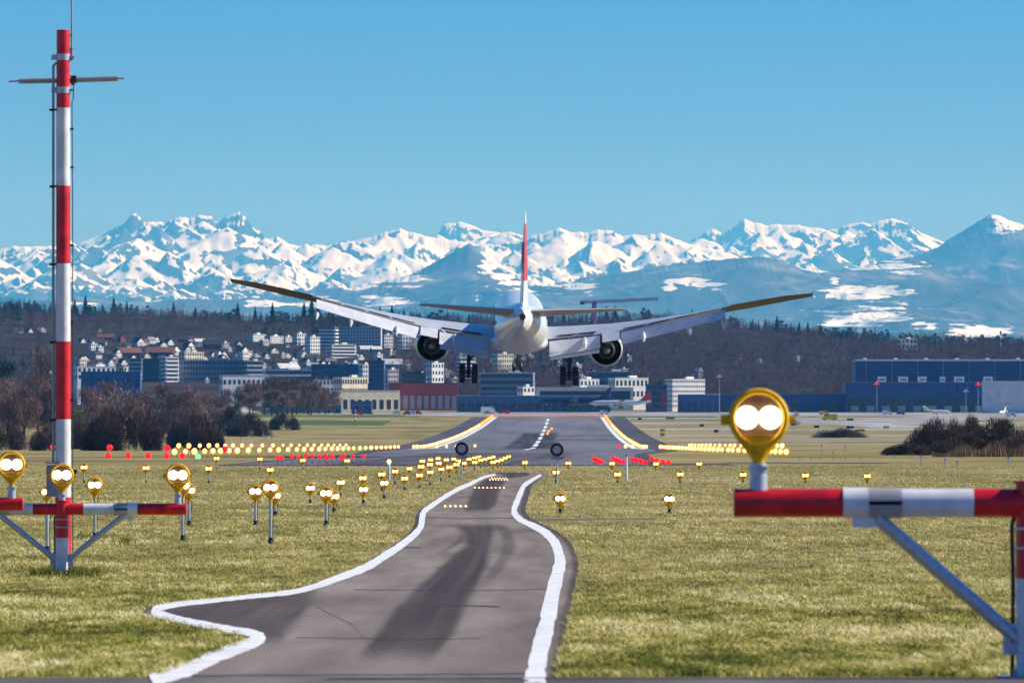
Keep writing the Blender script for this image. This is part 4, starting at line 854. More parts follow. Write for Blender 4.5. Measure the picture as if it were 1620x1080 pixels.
# ---------------------------------------------------------------- buildings
WALL = {'white': (0.78, 0.77, 0.74), 'cream': (0.74, 0.66, 0.50), 'grey': (0.46, 0.48, 0.52), 'blue': (0.05, 0.105, 0.30), 'deep': (0.06, 0.11, 0.26), 'dark': (0.09, 0.08, 0.09), 'pink': (0.62, 0.52, 0.52), 'brown': (0.16, 0.09, 0.075), 'red': (0.38, 0.05, 0.05), 'teal': (0.05, 0.20, 0.20), 'pale': (0.55, 0.58, 0.60), 'slate': (0.20, 0.23, 0.31)}
for k_, c_ in list(WALL.items()): M['w_' + k_] = mat('wall_' + k_, c_, 0.75, var=0.10, scale=0.25)
def corrugated(name, c):
    m = mat(name, c, 0.45, 0.2, var=0.08, scale=0.05); nt = m.node_tree; b = nt.nodes['Principled BSDF']
    wv = nt.nodes.new('ShaderNodeTexWave'); wv.bands_direction = 'Z'; wv.inputs['Scale'].default_value = 0.16; wv.inputs['Distortion'].default_value = 0.15
    tc = nt.nodes.new('ShaderNodeTexCoord'); nt.links.new(tc.outputs['Object'], wv.inputs['Vector'])
    src = b.inputs['Base Color'].links[0].from_socket; x = nt.nodes.new('ShaderNodeMix'); x.data_type = 'RGBA'; x.blend_type = 'MULTIPLY'; x.inputs[0].default_value = 1.0
    r = ramp_node(nt, [(0.25, (0.55, 0.58, 0.62)), (0.5, (1.05, 1.05, 1.05))], wv.outputs[0]); nt.links.new(src, x.inputs[6]); nt.links.new(r.outputs[0], x.inputs[7]); nt.links.new(x.outputs[2], b.inputs['Base Color']); return m
M['w_hangar'] = corrugated('hangar_cladding', (0.035, 0.08, 0.25))
M['r_dark'] = mat('roof_dark', (0.045, 0.035, 0.042), 0.85, var=0.25, scale=0.4); M['r_red'] = mat('roof_tile', (0.20, 0.075, 0.055), 0.85, var=0.25, scale=0.5)
M['r_light'] = mat('roof_light', (0.66, 0.64, 0.58), 0.8, var=0.10, scale=0.1); M['r_grey'] = mat('roof_gravel', (0.28, 0.27, 0.27), 0.9, var=0.2, scale=0.2); M['r_white'] = mat('roof_white', (0.80, 0.79, 0.76), 0.7, var=0.06, scale=0.1)
M['pane'] = mat('window_glass', (0.025, 0.035, 0.06), 0.15, var=0.3, scale=0.5); M['pane_light'] = mat('window_bright', (0.30, 0.36, 0.45), 0.2, var=0.2)
BOXES = {}
def part_box(name, m, parent, c, d):
    """a box part; all boxes of one material share one unit mesh"""
    key = (name, m.name)
    if key not in BOXES:
        o = MB().box((0, 0, 0), (1, 1, 1)).build(name, m, parent); BOXES[key] = o
    else:
        o = BOXES[key].copy(); COL.objects.link(o); o.parent = parent
    o.location = c; o.scale = d; return o
def building(name, label, px0, px1, yt, yb, D, wall='white', roof='flat', rm='r_grey', yaw=0.0, ratio=0.8, st=3, bays=5, win='pane', style='grid', group=None, cat='building', extra=None, side=True, ww=0.5, wh=0.5):
    """px0..px1 by yt..yb in the photo at distance D; yaw > 0 turns the front towards the sun on the right"""
    yaw = min(48, yaw * 2.3) if yaw > 5 else yaw
    a = R(yaw); k = D / F; W = (px1 - px0) * k; w = W / (math.cos(a) + ratio * abs(math.sin(a))); d = ratio * w
    if D > 3450 and yb < 612:
        hp = hit((px0 + px1) / 2, yb); D = max(3400.0, hp.y); k = D / F; W = (px1 - px0) * k; w = W / (math.cos(a) + ratio * abs(math.sin(a))); d = ratio * w
    xc = ((px0 + px1) / 2 - CX) * k; zt = -(yt - HY) * k; g = -(yb - HY) * k
    gr = float(gz(xc, D)); base = min(g, gr) - 0.6; H = zt - base; Hv = zt - g
    e = empty(name, (xc, D + d / 2, base), a, label, cat, group)
    wm = M['w_' + wall]
    if roof == 'flat':
        MB().box((0, 0, H / 2), (w, d, H)).build('wall', wm, e)
        rb = MB().box((0, 0, H + 0.15), (w + 0.5, d + 0.5, 0.3)); 
        if style != 'hall': rb.box((w * 0.15, d * 0.1, H + 1.0), (w * 0.22, d * 0.3, 1.5))
        rb.build('roof', M[rm], e); He = H
    else:
        rh = min(0.42 * (d if roof == 'gx' else w), Hv * 0.55); He = H - rh; b = MB().box((0, 0, He / 2), (w, d, He)); o_ = 0.5
        if roof == 'gx':   # ridge along the front
            for sx in (-1, 1): b.add([(sx * w / 2, -d / 2, He), (sx * w / 2, d / 2, He), (sx * w / 2, 0, H)], [(0, 1, 2)])
            b.build('wall', wm, e)
            b = MB(); t = 0.25
            for sy in (-1, 1): b.prism([(-w / 2 - o_, sy * (d / 2 + o_), He - o_ * rh / (d / 2) + 0.05), (w / 2 + o_, sy * (d / 2 + o_), He - o_ * rh / (d / 2) + 0.05), (w / 2 + o_, 0, H + 0.05), (-w / 2 - o_, 0, H + 0.05)], (0, 0, t))
        else:              # gable faces front
            for sy in (-1, 1): b.add([(-w / 2, sy * d / 2, He), (w / 2, sy * d / 2, He), (0, sy * d / 2, H)], [(0, 1, 2)])
            b.build('wall', wm, e)
            b = MB(); t = 0.25
            for sx in (-1, 1): b.prism([(sx * (w / 2 + o_), -d / 2 - o_, He - o_ * rh / (w / 2) + 0.05), (sx * (w / 2 + o_), d / 2 + o_, He - o_ * rh / (w / 2) + 0.05), (0, d / 2 + o_, H + 0.05), (0, -d / 2 - o_, H + 0.05)], (0, 0, t))
        ro = b.build('roof', M[rm], e)
        part_box('chimney', M['w_brown'], e, (w * 0.2, d * 0.1, H - 0.1 * rh), (0.7, 0.7, 1.6))
    pm = M[win]; hs = (He - (H - Hv)) / max(1, st); z0 = H - Hv
    def face(L, place, n, rot):
        if style == 'grid':
            for s in range(st):
                for i in range(n):
                    c = (-L / 2 + (i + .5) * L / n); place('window', pm, c, z0 + (s + .55) * hs, ww * L / n, wh * hs)
        elif style in ('band', 'hall2'):
            for s in range(st): place('window', pm, 0, z0 + (s + .55) * hs, L * 0.94, wh * hs)
        elif style == 'balcony':
            for s in range(st):
                place('window', pm, 0, z0 + (s + .5) * hs, L * 0.9, hs * 0.5)
                place('balcony', M['w_white'], 0, z0 + (s + .12) * hs, L * 0.98, hs * 0.36, 0.8)
        elif style == 'hall':
            for i in range(n): place('door', pm, -L / 2 + (i + .5) * L / n, z0 + hs * st * 0.28, ww * L / n, hs * st * 0.5)
    def front(nm, m, c, z, lw, lh, out=0.12): part_box(nm, m, e, (c, -d / 2 - out / 2 + 0.03, z), (lw, out, lh))
    def right(nm, m, c, z, lw, lh, out=0.12): part_box(nm, m, e, (w / 2 + out / 2 - 0.03, c, z), (out, lw, lh))
    def left(nm, m, c, z, lw, lh, out=0.12): part_box(nm, m, e, (-w / 2 - out / 2 + 0.03, c, z), (out, lw, lh))
    if st and bays: face(w, front, bays, 0)
    if side and st and bays:
        n2 = max(1, round(bays * ratio))
        if yaw < -5: face(d, right, n2, 1)
        elif yaw > 5: face(d, left, n2, 1)
    if extra: extra(e, w, d, H)
    return e
B = building
# --- airport buildings along the far apron
def rooftop(e, w, d, H):
    pass
B('terminal_hall', 'long low dark blue terminal hall behind the far runway end', 722, 966, 626, 650, 3060, 'deep', 'flat', 'r_light', 2, 0.25, 1, 18, 'pane', 'hall', ww=0.7)
B('terminal_hall', 'raised pale-roofed hall stacked above the long dark terminal', 846, 1002, 613, 640, 3200, 'pale', 'flat', 'r_light', 4, 0.3, 1, 9, 'pane', 'band')
B('hotel_block', 'white hotel block with rows of small windows, right of the plane', 1052, 1116, 600, 646, 3120, 'white', 'flat', 'r_white', 14, 0.35, 6, 14, 'pane', 'grid', ww=0.5, wh=0.42)
def panels(e, w, d, H):
    for sx in (-1, 1): part_box('panel', M['w_red'], e, (sx * w * 0.33, -d / 2 - 0.1, H * 0.5), (w * 0.22, 0.4, H * 0.55))
B('office_block', 'dark blue block with two red panels beside the white hotel', 1022, 1055, 608, 648, 3080, 'deep', 'flat', 'r_dark', 0, 0.6, 4, 4, 'pane', 'band', extra=panels)
B('cargo_hall', 'low dark hall with a bright roof edge right of the white hotel', 1072, 1140, 624, 652, 3040, 'deep', 'flat', 'r_white', -3, 0.4, 1, 6, 'pane', 'hall')
B('hangar_annex', 'long low blue annex left of the big hangar', 1132, 1360, 623, 652, 3060, 'hangar', 'flat', 'r_grey', 0, 0.18, 1, 10, 'pane', 'hall', wh=0.3)
def doors(e, w, d, H):
    for i in range(29): part_box('cladding_rib', M['navy'], e, (-w / 2 + i * w / 29 + .6, -d / 2 - .12, H * .5), (.28, .22, H * .98))
    for i in range(14): part_box('vehicle_gate', M['grey'], e, (-w * .46 + i * w * .068, -d / 2 - .2, 3.0), (4.5, .3, 5.2))
B('hangar', 'wide blue corrugated hangar, the lower front one', 1338, 1700, 605, 655, 3040, 'hangar', 'flat', 'r_grey', 0, 0.2, 1, 7, 'pane', 'hall', ww=0.85, extra=doors)
def parapet(e, w, d, H):
    for i in range(9): part_box('downpipe', M['grey'], e, (-w / 2 + (i + .4) * w / 9, -d / 2 - .15, H * .5), (.35, .3, H))
    for i in range(7): part_box('roof_vent', M['w_white'], e, (-w * .45 + i * w / 7.5, 0, H + 1.2), (2.2, 2.2, 1.8))
    part_box('parapet', M['r_white'], e, (0, -d / 2 - 0.2, H + 0.6), (w + 1, 0.6, 1.0))
B('hangar', 'tall blue hangar with a white roof edge standing behind the lower one', 1354, 1720, 571, 640, 3130, 'hangar', 'flat', 'r_white', 0, 0.3, 0, 0, extra=parapet, style='hall')
for i, (a, c) in enumerate(((1391, 1404), (1424, 1439), (1455, 1468), (1490, 1498), (1513, 1528), (1559, 1573))):
    k = 3042 / F; x = ((a + c) / 2 - CX) * k; e = empty('roof_unit', (x, 3055, -(604.5 - HY) * k), 0, 'white ventilation unit on the lower hangar roof, ' + ORD[i] + ' from its left end', 'roof unit', 'white units on the hangar roof')
    part_box('casing', M['w_white'], e, (0, 0, 1.7), ((c - a) * k, 4, 3.6)); part_box('grille', M['grey'], e, (0, -2.02, 1.6), ((c - a) * k * 0.7, 0.1, 1.6))
B('hangar_gate_building', 'pale grey windowless hall front at the right end of the hangars', 1555, 1720, 603.5, 645, 2985, 'pale', 'flat', 'r_white', 0, 0.12, 0, 0, style='hall')
# --- business quarter between airfield and hill
B('office_building', 'cream office front with two rows of square windows', 527, 581, 597, 640, 3260, 'cream', 'flat', 'r_light', 16, 0.5, 3, 10, 'pane', 'grid', ww=0.6)
B('market_hall', 'low cream canopy hall in front of the cream office', 523, 632, 618, 648, 3180, 'cream', 'flat', 'r_light', 8, 0.2, 1, 9, 'pane', 'hall', ww=0.55)
B('office_tower', 'dark blue windowless-looking tower left of the left engine', 583, 609, 570, 625, 3420, 'deep', 'flat', 'r_dark', -4, 0.9, 8, 4, 'pane', 'band')
B('apartment_block', 'pinkish white block right of the dark tower', 608, 630, 585, 622, 3400, 'pink', 'flat', 'r_white', 12, 0.7, 5, 4)
B('warehouse', 'long low hall with a red upper band beyond the left runway corner', 614, 724, 606, 648, 3200, 'red', 'flat', 'r_dark', 0, 0.25, 1, 10, 'pane_light', 'hall', ww=0.6)
B('office_building', 'dark office slab behind the red-banded hall', 636, 676, 590, 625, 3360, 'dark', 'flat', 'r_dark', -8, 0.5, 5, 6, 'pane', 'band')
B('warehouse', 'white blocky warehouse below the left engine', 672, 702, 574, 606, 3450, 'white', 'flat', 'r_white', 18, 0.7, 3, 4)
B('apartment_block', 'banded white block between the left gear and the fuselage', 722, 752, 566, 604, 3480, 'white', 'flat', 'r_white', 12, 0.6, 6, 1, 'pane', 'band')
B('apartment_block', 'cream block of dotted windows under the fuselage', 778, 812, 560, 598, 3500, 'cream', 'flat', 'r_light', 14, 0.6, 5, 7)
B('office_building', 'blue office slab under the nose wheel', 758, 846, 590, 630, 3330, 'slate', 'flat', 'r_light', -4, 0.4, 4, 12, 'pane', 'band')
B('office_building', 'small white cube in front of the blue office slab', 818, 846, 612, 634, 3180, 'white', 'flat', 'r_white', 16, 0.7, 2, 3)
B('warehouse', 'bright shed between the right gear and the right engine', 906, 948, 600, 626, 3330, 'white', 'flat', 'r_white', 16, 0.5, 2, 5)
B('warehouse', 'long bright shed right of the right engine, roofs glaring', 962, 1026, 598, 632, 3300, 'white', 'flat', 'r_white', 12, 0.4, 2, 8)
B('warehouse', 'dark shed below the right engine', 930, 1000, 588, 612, 3420, 'slate', 'flat', 'r_light', 0, 0.4, 2, 7, 'pane', 'band')
B('office_building', 'low dark office with a curved-looking roof left of the cream office', 492, 570, 576, 606, 3480, 'deep', 'flat', 'r_grey', -5, 0.4, 3, 10, 'pane', 'band')
B('apartment_block', 'white square block above the dark low office', 568, 586, 577, 606, 3520, 'white', 'flat', 'r_white', 14, 0.8, 4, 3)
B('office_building', 'long blue office front on the left, many narrow windows', 280, 388, 570, 604, 3520, 'slate', 'flat', 'r_grey', -2, 0.3, 4, 22, 'pane', 'grid', ww=0.6)
B('stair_tower', 'plain white stair tower at the right end of the long blue office', 385, 416, 571, 607, 3490, 'pale', 'flat', 'r_white', 8, 0.8, 5, 1, 'pane', 'band', ww=0.2)
B('apartment_block', 'grey balcony block left of the dark blue cube', 204, 228, 567, 600, 3540, 'grey', 'flat', 'r_dark', -10, 0.9, 5, 1, 'pane', 'balcony')
B('office_building', 'dark blue cube with a plain front on the left', 226, 254, 568, 602, 3500, 'deep', 'flat', 'r_dark', 0, 0.9, 5, 1, 'pane', 'band')
B('apartment_block', 'white-striped balcony block right of the dark blue cube', 252, 282, 565, 604, 3530, 'white', 'flat', 'r_light', 14, 0.9, 6, 1, 'pane', 'balcony')
B('apartment_block', 'cream terrace block with rows of windows above the long blue office', 282, 322, 557, 580, 3700, 'cream', 'flat', 'r_light', 16, 0.5, 3, 8)
B('warehouse', 'long white low hall on the far left behind the bare trees', 116, 182, 580, 602, 3420, 'white', 'flat', 'r_white', 10, 0.3, 2, 8)
B('warehouse', 'wide deep blue hall behind the bare trees on the left', 128, 222, 588, 612, 3380, 'blue', 'flat', 'r_dark', 0, 0.3, 1, 8, 'pane', 'hall')
B('office_building', 'low grey office with a flat lid roof left of the balcony block', 142, 168, 577, 592, 3480, 'grey', 'flat', 'r_white', 6, 0.7, 2, 4)
B('warehouse', 'row of low white sheds beside the grey balcony block', 188, 230, 580, 598, 3460, 'white', 'flat', 'r_white', 14, 0.4, 2, 6)
B('market_hall', 'long pale low hall right of the white stair tower', 414, 494, 585, 603, 3480, 'pale', 'flat', 'r_white', 6, 0.25, 2, 12, 'pane', 'band')
B('market_hall', 'long brown-banded hall below the pale low hall', 428, 500, 596, 612, 3420, 'brown', 'flat', 'r_red', 0, 0.25, 1, 10, 'pane', 'hall')
B('apartment_block', 'small white house of four stacked slabs among the bare trees', 374, 408, 611, 636, 3050, 'white', 'flat', 'r_white', 10, 0.7, 4, 1, 'pane', 'balcony')
B('warehouse', 'white shed row below the long blue office', 346, 420, 594, 608, 3400, 'white', 'flat', 'r_white', 8, 0.3, 1, 9, 'pane', 'hall')
B('warehouse', 'pale shed with red gable sign left of the cream office', 494, 528, 600, 622, 3330, 'pale', 'flat', 'r_red', 8, 0.5, 2, 5)
# --- apartment towers and terraces on the slope
B('apartment_block', 'dark blue balcony tower, left end of the large slab on the slope', 504, 534, 517, 556, 4380, 'slate', 'flat', 'r_dark', -12, 0.8, 7, 1, 'pane', 'balcony')
B('apartment_block', 'long grey blue apartment slab with a grid of balconies on the slope', 534, 604, 518, 552, 4400, 'grey', 'flat', 'r_grey', -4, 0.3, 7, 14, 'pane', 'grid', ww=0.6)
B('apartment_block', 'cream balcony block at the foot of the long apartment slab', 514, 563, 545, 566, 4150, 'cream', 'flat', 'r_light', 14, 0.5, 4, 1, 'pane', 'balcony')
B('apartment_block', 'pale block right of the long apartment slab', 602, 622, 530, 550, 4420, 'white', 'flat', 'r_white', 14, 0.7, 4, 4)
B('apartment_block', 'pale block half hidden behind the left flap', 628, 660, 526, 552, 4430, 'pale', 'flat', 'r_white', 14, 0.6, 4, 5)
terr = [(391, 420, 529, 540, 4560, 'first'), (418, 448, 532, 543, 4540, 'second'), (446, 464, 533, 541, 4540, 'third')]
for a, c, t, b_, D_, o_ in terr: B('terrace_house', 'white terrace row high on the slope, ' + o_ + ' from the left', a, c, t, b_, D_, 'white', 'flat', 'r_white', 20, 0.5, 3, 7)
B('terrace_house', 'stepped white terrace house, upper step above the big slab’s left', 462, 484, 528, 546, 4500, 'white', 'flat', 'r_white', 18, 0.7, 3, 4)
B('terrace_house', 'stepped white terrace house, lower step beside the dark balcony tower', 482, 506, 533, 562, 4420, 'white', 'flat', 'r_white', 18, 0.7, 5, 4)
B('apartment_block', 'narrow white tower peeking out under the left flap', 618, 624, 517, 528, 4700, 'white', 'flat', 'r_white', 14, 0.9, 3, 1, ww=0.5)
# --- gabled houses
gab = [
 (208, 229, 534, 547, 4350, 'white', 'gy', 24, 'r_dark', 'white gabled house with one attic window above the roofs on the left'),
 (182, 224, 550, 564, 4080, 'dark', 'gx', 8, 'r_red', 'wide barn-like house with a long red-brown roof on the left slope'),
 (230, 276, 549, 564, 4060, 'dark', 'gx', -6, 'r_red', 'wide house with dormer-lined brown roof in the middle of the left slope'),
 (262, 286, 547, 562, 4000, 'white', 'gy', 26, 'r_dark', 'white gable end beside the dormer-lined roof'),
 (178, 192, 552, 566, 4000, 'white', 'gy', 28, 'r_dark', 'small bright gable left of the wide barn-like house'),
 (239, 252, 532, 541, 4500, 'white', 'gy', 25, 'r_dark', 'tiny white gable high above the dormer-lined roof'),
 (258, 275, 536, 546, 4420, 'white', 'gy', 25, 'r_dark', 'white gable second from the forest edge on the left slope'),
 (282, 298, 533, 542, 4500, 'dark', 'gx', -8, 'r_dark', 'dark-roofed house below the forest edge on the left'),
 (288, 308, 540, 556, 4200, 'white', 'gy', 26, 'r_dark', 'white house with blue balcony front right of the dormer roof'),
 (306, 324, 536, 548, 4380, 'grey', 'gx', 10, 'r_light', 'pale-roofed house left of the narrow white block'),
 (320, 352, 537, 552, 4360, 'dark', 'gx', -6, 'r_dark', 'long dark-roofed house above the narrow white block'),
 (140, 166, 536, 547, 4350, 'brown', 'gx', 6, 'r_dark', 'brown house with a low dark roof near the mast'),
 (154, 180, 528, 538, 4560, 'dark', 'gx', 0, 'r_red', 'reddish low roof just under the forest near the mast'),
 (152, 160, 519, 525, 4780, 'white', 'gy', 24, 'r_dark', 'single tiny white house in the wood right of the mast'),
 (186, 198, 530, 541, 4450, 'red', 'gy', 18, 'r_red', 'small orange-red house front on the left slope'),
 (342, 360, 555, 569, 3950, 'white', 'gy', 24, 'r_dark', 'white house with dark roof right of the cream terrace block'),
 (374, 394, 548, 566, 4080, 'white', 'gy', 22, 'r_dark', 'tall white-framed house between dark conifers'),
 (344, 358, 561, 571, 3850, 'cream', 'gy', 22, 'r_dark', 'cream cottage right of the cream terrace block'),
 (414, 426, 558, 567, 4050, 'white', 'gy', 26, 'r_dark', 'white cottage right of the tall white-framed house'),
 (448, 460, 559, 566, 4050, 'white', 'gy', 26, 'r_light', 'little bright roof among trees in mid slope'),
 (434, 474, 575, 588, 3620, 'white', 'gx', 12, 'r_light', 'long white row house above the pale low hall'),
 (476, 492, 566, 578, 3780, 'white', 'gy', 24, 'r_dark', 'white gable right of the long row house'),
 (486, 504, 574, 586, 3660, 'grey', 'gx', -6, 'r_light', 'grey house with bright roof left of the dark low office'),
 (502, 516, 570, 582, 3720, 'white', 'gy', 24, 'r_dark', 'white gable closest to the dark low office'),
 (482, 506, 560, 570, 3950, 'white', 'gx', 10, 'r_dark', 'white house with blue shade below the stepped terraces'),
 (516, 532, 567, 580, 3760, 'brown', 'gx', -4, 'r_grey', 'brown house below the cream balcony block'),
 (562, 576, 559, 569, 3900, 'white', 'gy', 22, 'r_dark', 'small white gable below the long apartment slab'),
 (586, 604, 548, 562, 4100, 'teal', 'gx', 8, 'r_light', 'house with a greenish pale roof right of the cream balcony block'),
 (568, 590, 547, 558, 4160, 'grey', 'gx', 6, 'r_light', 'grey roofed house under the long apartment slab'),
 (604, 636, 568, 582, 3700, 'grey', 'gx', 4, 'r_light', 'pale low house right of the dark tower’s top'),
 (20, 36, 519, 526, 4780, 'white', 'gx', 10, 'r_dark', 'small house in the wood near the left edge, first of a scattered row'),
 (40, 52, 519, 526, 4780, 'white', 'gy', 22, 'r_dark', 'small house in the wood near the left edge, second of a scattered row'),
 (58, 72, 518, 525, 4790, 'white', 'gy', 22, 'r_light', 'small house in the wood left of the mast, third of a scattered row'),
 (68, 84, 588, 602, 3500, 'white', 'gx', 10, 'r_light', 'white shed directly left of the mast'),
 (1158, 1166, 571, 577, 4250, 'white', 'gy', 22, 'r_light', 'lone white hut in the wood right of the right wing, lower one'),
 (1168, 1176, 565, 570, 4350, 'white', 'gy', 22, 'r_light', 'lone white hut in the wood right of the right wing, upper one'),
 (1198, 1206, 567, 573, 4350, 'cream', 'gy', 22, 'r_light', 'cream hut in the wood between wing tip and hangar'),
 (1256, 1266, 562, 572, 4400, 'cream', 'gy', 22, 'r_light', 'cream house in the wood left of the tall hangar'),
 (1228, 1238, 573, 579, 4200, 'brown', 'gx', 0, 'r_red', 'brown hut in the wood left of the tall hangar'),
 (1098, 1112, 582, 597, 3600, 'white', 'gy', 22, 'r_white', 'pale little tower house in the wood above the white hotel'),
]
for a, c, t, b_, D_, wl, rf, yw, rm, lb in gab:
    B('house', lb, a, c, t, b_, D_, wl, rf, rm, yw, 0.8 if rf == 'gy' else 0.6, 2 if b_ - t > 9 else 1, 3 if c - a < 30 else 7, cat='house')
hr = random.Random(11); cnt = 0; taken = [(b_[0], b_[1], b_[3] - 6) for b_ in gab]
for try_ in range(6000):
    if cnt >= 145: break
    px = hr.choice((hr.uniform(125, 400), hr.uniform(330, 640), hr.uniform(640, 1020))); yb = hr.uniform(545, 606) if px > 320 else hr.uniform(538, 580)
    if px > 640: yb = hr.uniform(566, 612)
    if any(a - 3 < px < c + 3 and abs(yb - y) < 4 for a, c, y in taken): continue
    s_ = hr.uniform(8, 18); hh = s_ * hr.uniform(.5, .75); wl = hr.choice(('white', 'white', 'white', 'cream', 'pale', 'pink')); taken.append((px - s_ / 2, px + s_ / 2, yb)); cnt += 1
    rf = hr.choice(('gy', 'gx', 'gy', 'flat')); rm = hr.choice(('r_dark', 'r_red', 'r_dark', 'r_grey')) if rf != 'flat' else 'r_white'
    B('house', {'gy': 'small pale gabled house', 'gx': 'small pale house with its long roof side in front', 'flat': 'small pale flat-roofed house'}[rf] + ' among trees on the town slope', px - s_ / 2, px + s_ / 2, yb - hh, yb, 3900, wl, rf, rm, hr.uniform(14, 22), .75, 2, 3, cat='house', group='small houses scattered over the town slope')
e = B('viewing_tower', 'flat-topped white building on the hill crest at the right', 1414, 1452, 536, 553, 4900, 'pale', 'flat', 'r_white', 8, 0.5, 2, 5)

# ---------------------------------------------------------------- cranes, masts, poles
M['purple'] = mat('crane_paint', (0.30, 0.06, 0.22), 0.5)
def lattice(b, p0, p1, wd, n, r):
    p0, p1 = Vector(p0), Vector(p1); ax = (p1 - p0).normalized(); u_ = ax.orthogonal().normalized(); v_ = ax.cross(u_)
    cs = [u_ * wd + v_ * wd, -u_ * wd + v_ * wd, -u_ * wd - v_ * wd, u_ * wd - v_ * wd]
    for c in cs: b.cyl(p0 + c, p1 + c, r, n=5)
    for i in range(n):
        a, q = p0 + (p1 - p0) * i / n, p0 + (p1 - p0) * (i + 1) / n
        for j in range(4): b.cyl(a + cs[j], q + cs[(j + 1) % 4], r * 0.7, n=4)
def crane(px, yt, yb, jl, jr, D, tilt, label):
    k = D / F; x = (px - CX) * k; zt = -(yt - HY) * k; g = float(gz(x, D)); e = empty('tower_crane', (x, D, g), 0, label, 'crane'); h = zt - g
    b = MB(); lattice(b, (0, 0, 0), (0, 0, h), 1.15, 24, 0.42); b.build('mast', M['purple'], e)
    b = MB(); lattice(b, (0, 0, h + 0.4), ((jr - px) * k, 0, h + 0.4 + tilt), 0.8, 22, 0.24); b.build('jib', M['purple'], e)
    b = MB(); lattice(b, (0, 0, h + 0.4), ((jl - px) * k, 0, h + 0.2), 0.8, 5, 0.24); b.build('counter_jib', M['purple'], e)
    part_box('counterweight', M['navy'], e, ((jl - px + 3) * k, 0, h - 0.6), (3.4, 1.6, 2.4)); part_box('cab', M['purple'], e, (0.9, -1.2, h - 1.2), (1.8, 1.8, 2.2))
crane(940, 478, 560, 918, 1041, 4300, 2.4, 'tall purple tower crane right of the airliner tail, jib pointing right')
crane(862, 492, 560, 838, 878, 4450, 0.4, 'second purple crane mostly hidden behind the fuselage')
def pole(name, px, yt, yb, D, label, head='flood', r=0.18, red=False):
    k = D / F; x = (px - CX) * k; g = float(gz(x, D)); zt = -(yt - HY) * k; e = empty(name, (x, D, g), 0, label, 'mast'); h = zt - g
    MB().cyl((0, 0, -0.3), (0, 0, h), r * 1.3, r * 0.7, 10).build('pole', M['grey'], e, 40)
    if head == 'flood': part_box('lamp_bar', M['w_white'], e, (0, 0, h), (3.4, 0.5, 0.5)); part_box('lamp_top', M['w_white'], e, (0, 0, h + 0.9), (1.6, 0.5, 0.8))
    else: part_box('beacon', M['red_lens'], e, (0, 0, h + 0.4), (1.1, 0.6, 1.3)); part_box('crossbar', M['red_lens'], e, (0, 0, h - 0.6), (3.6, 0.25, 0.3))
pole('floodlight_mast', 1138, 596, 645, 3020, 'floodlight mast with a white lamp crown between hotel and annex')
pole('beacon_mast', 1387, 606, 652, 2960, 'thin mast with a red beacon in front of the lower hangar', 'red')
pole('beacon_mast', 1547.5, 607, 655, 2960, 'thin mast with a red beacon left of the pale hall front', 'red')
pole('floodlight_mast', 1528, 619, 655, 2965, 'short floodlight mast left of the red beacon near the pale hall')
k = 4700 / F; x = (1583 - CX) * k; g = float(gz(x, 4700)); e = empty('radio_mast', (x, 4700, g), 0, 'red and white radio mast on the hill crest at the right', 'mast'); h = -(526 - HY) * k - g
b = MB()
for i in range(6): b.mi = i % 2; b.cyl((0, 0, h * i / 6), (0, 0, h * (i + 1) / 6), 0.5 - 0.05 * i, 0.45 - 0.05 * i, 10)
b.build('pole', [M['w_white'], M['fin_red']], e, 40); part_box('antenna_head', M['fin_red'], e, (0, 0, h), (1.6, 1.2, 3.0))
k = 2500 / F; x = (562 - CX) * k; g = float(gz(x, 2500)); e = empty('marker_pole', (x, 2500, g), 0, 'red and white banded marker pole on the green left of the runway', 'pole'); h = -(647 - HY) * k - g
b = MB()
for i in range(6): b.mi = i % 2; b.cyl((0, 0, h * i / 6), (0, 0, h * (i + 1) / 6), 0.38, n=10)
b.build('pole', [M['fin_red'], M['w_white']], e, 40); part_box('top_box', M['fin_red'], e, (0.3, 0, h + 0.3), (1.3, 0.8, 1.0))
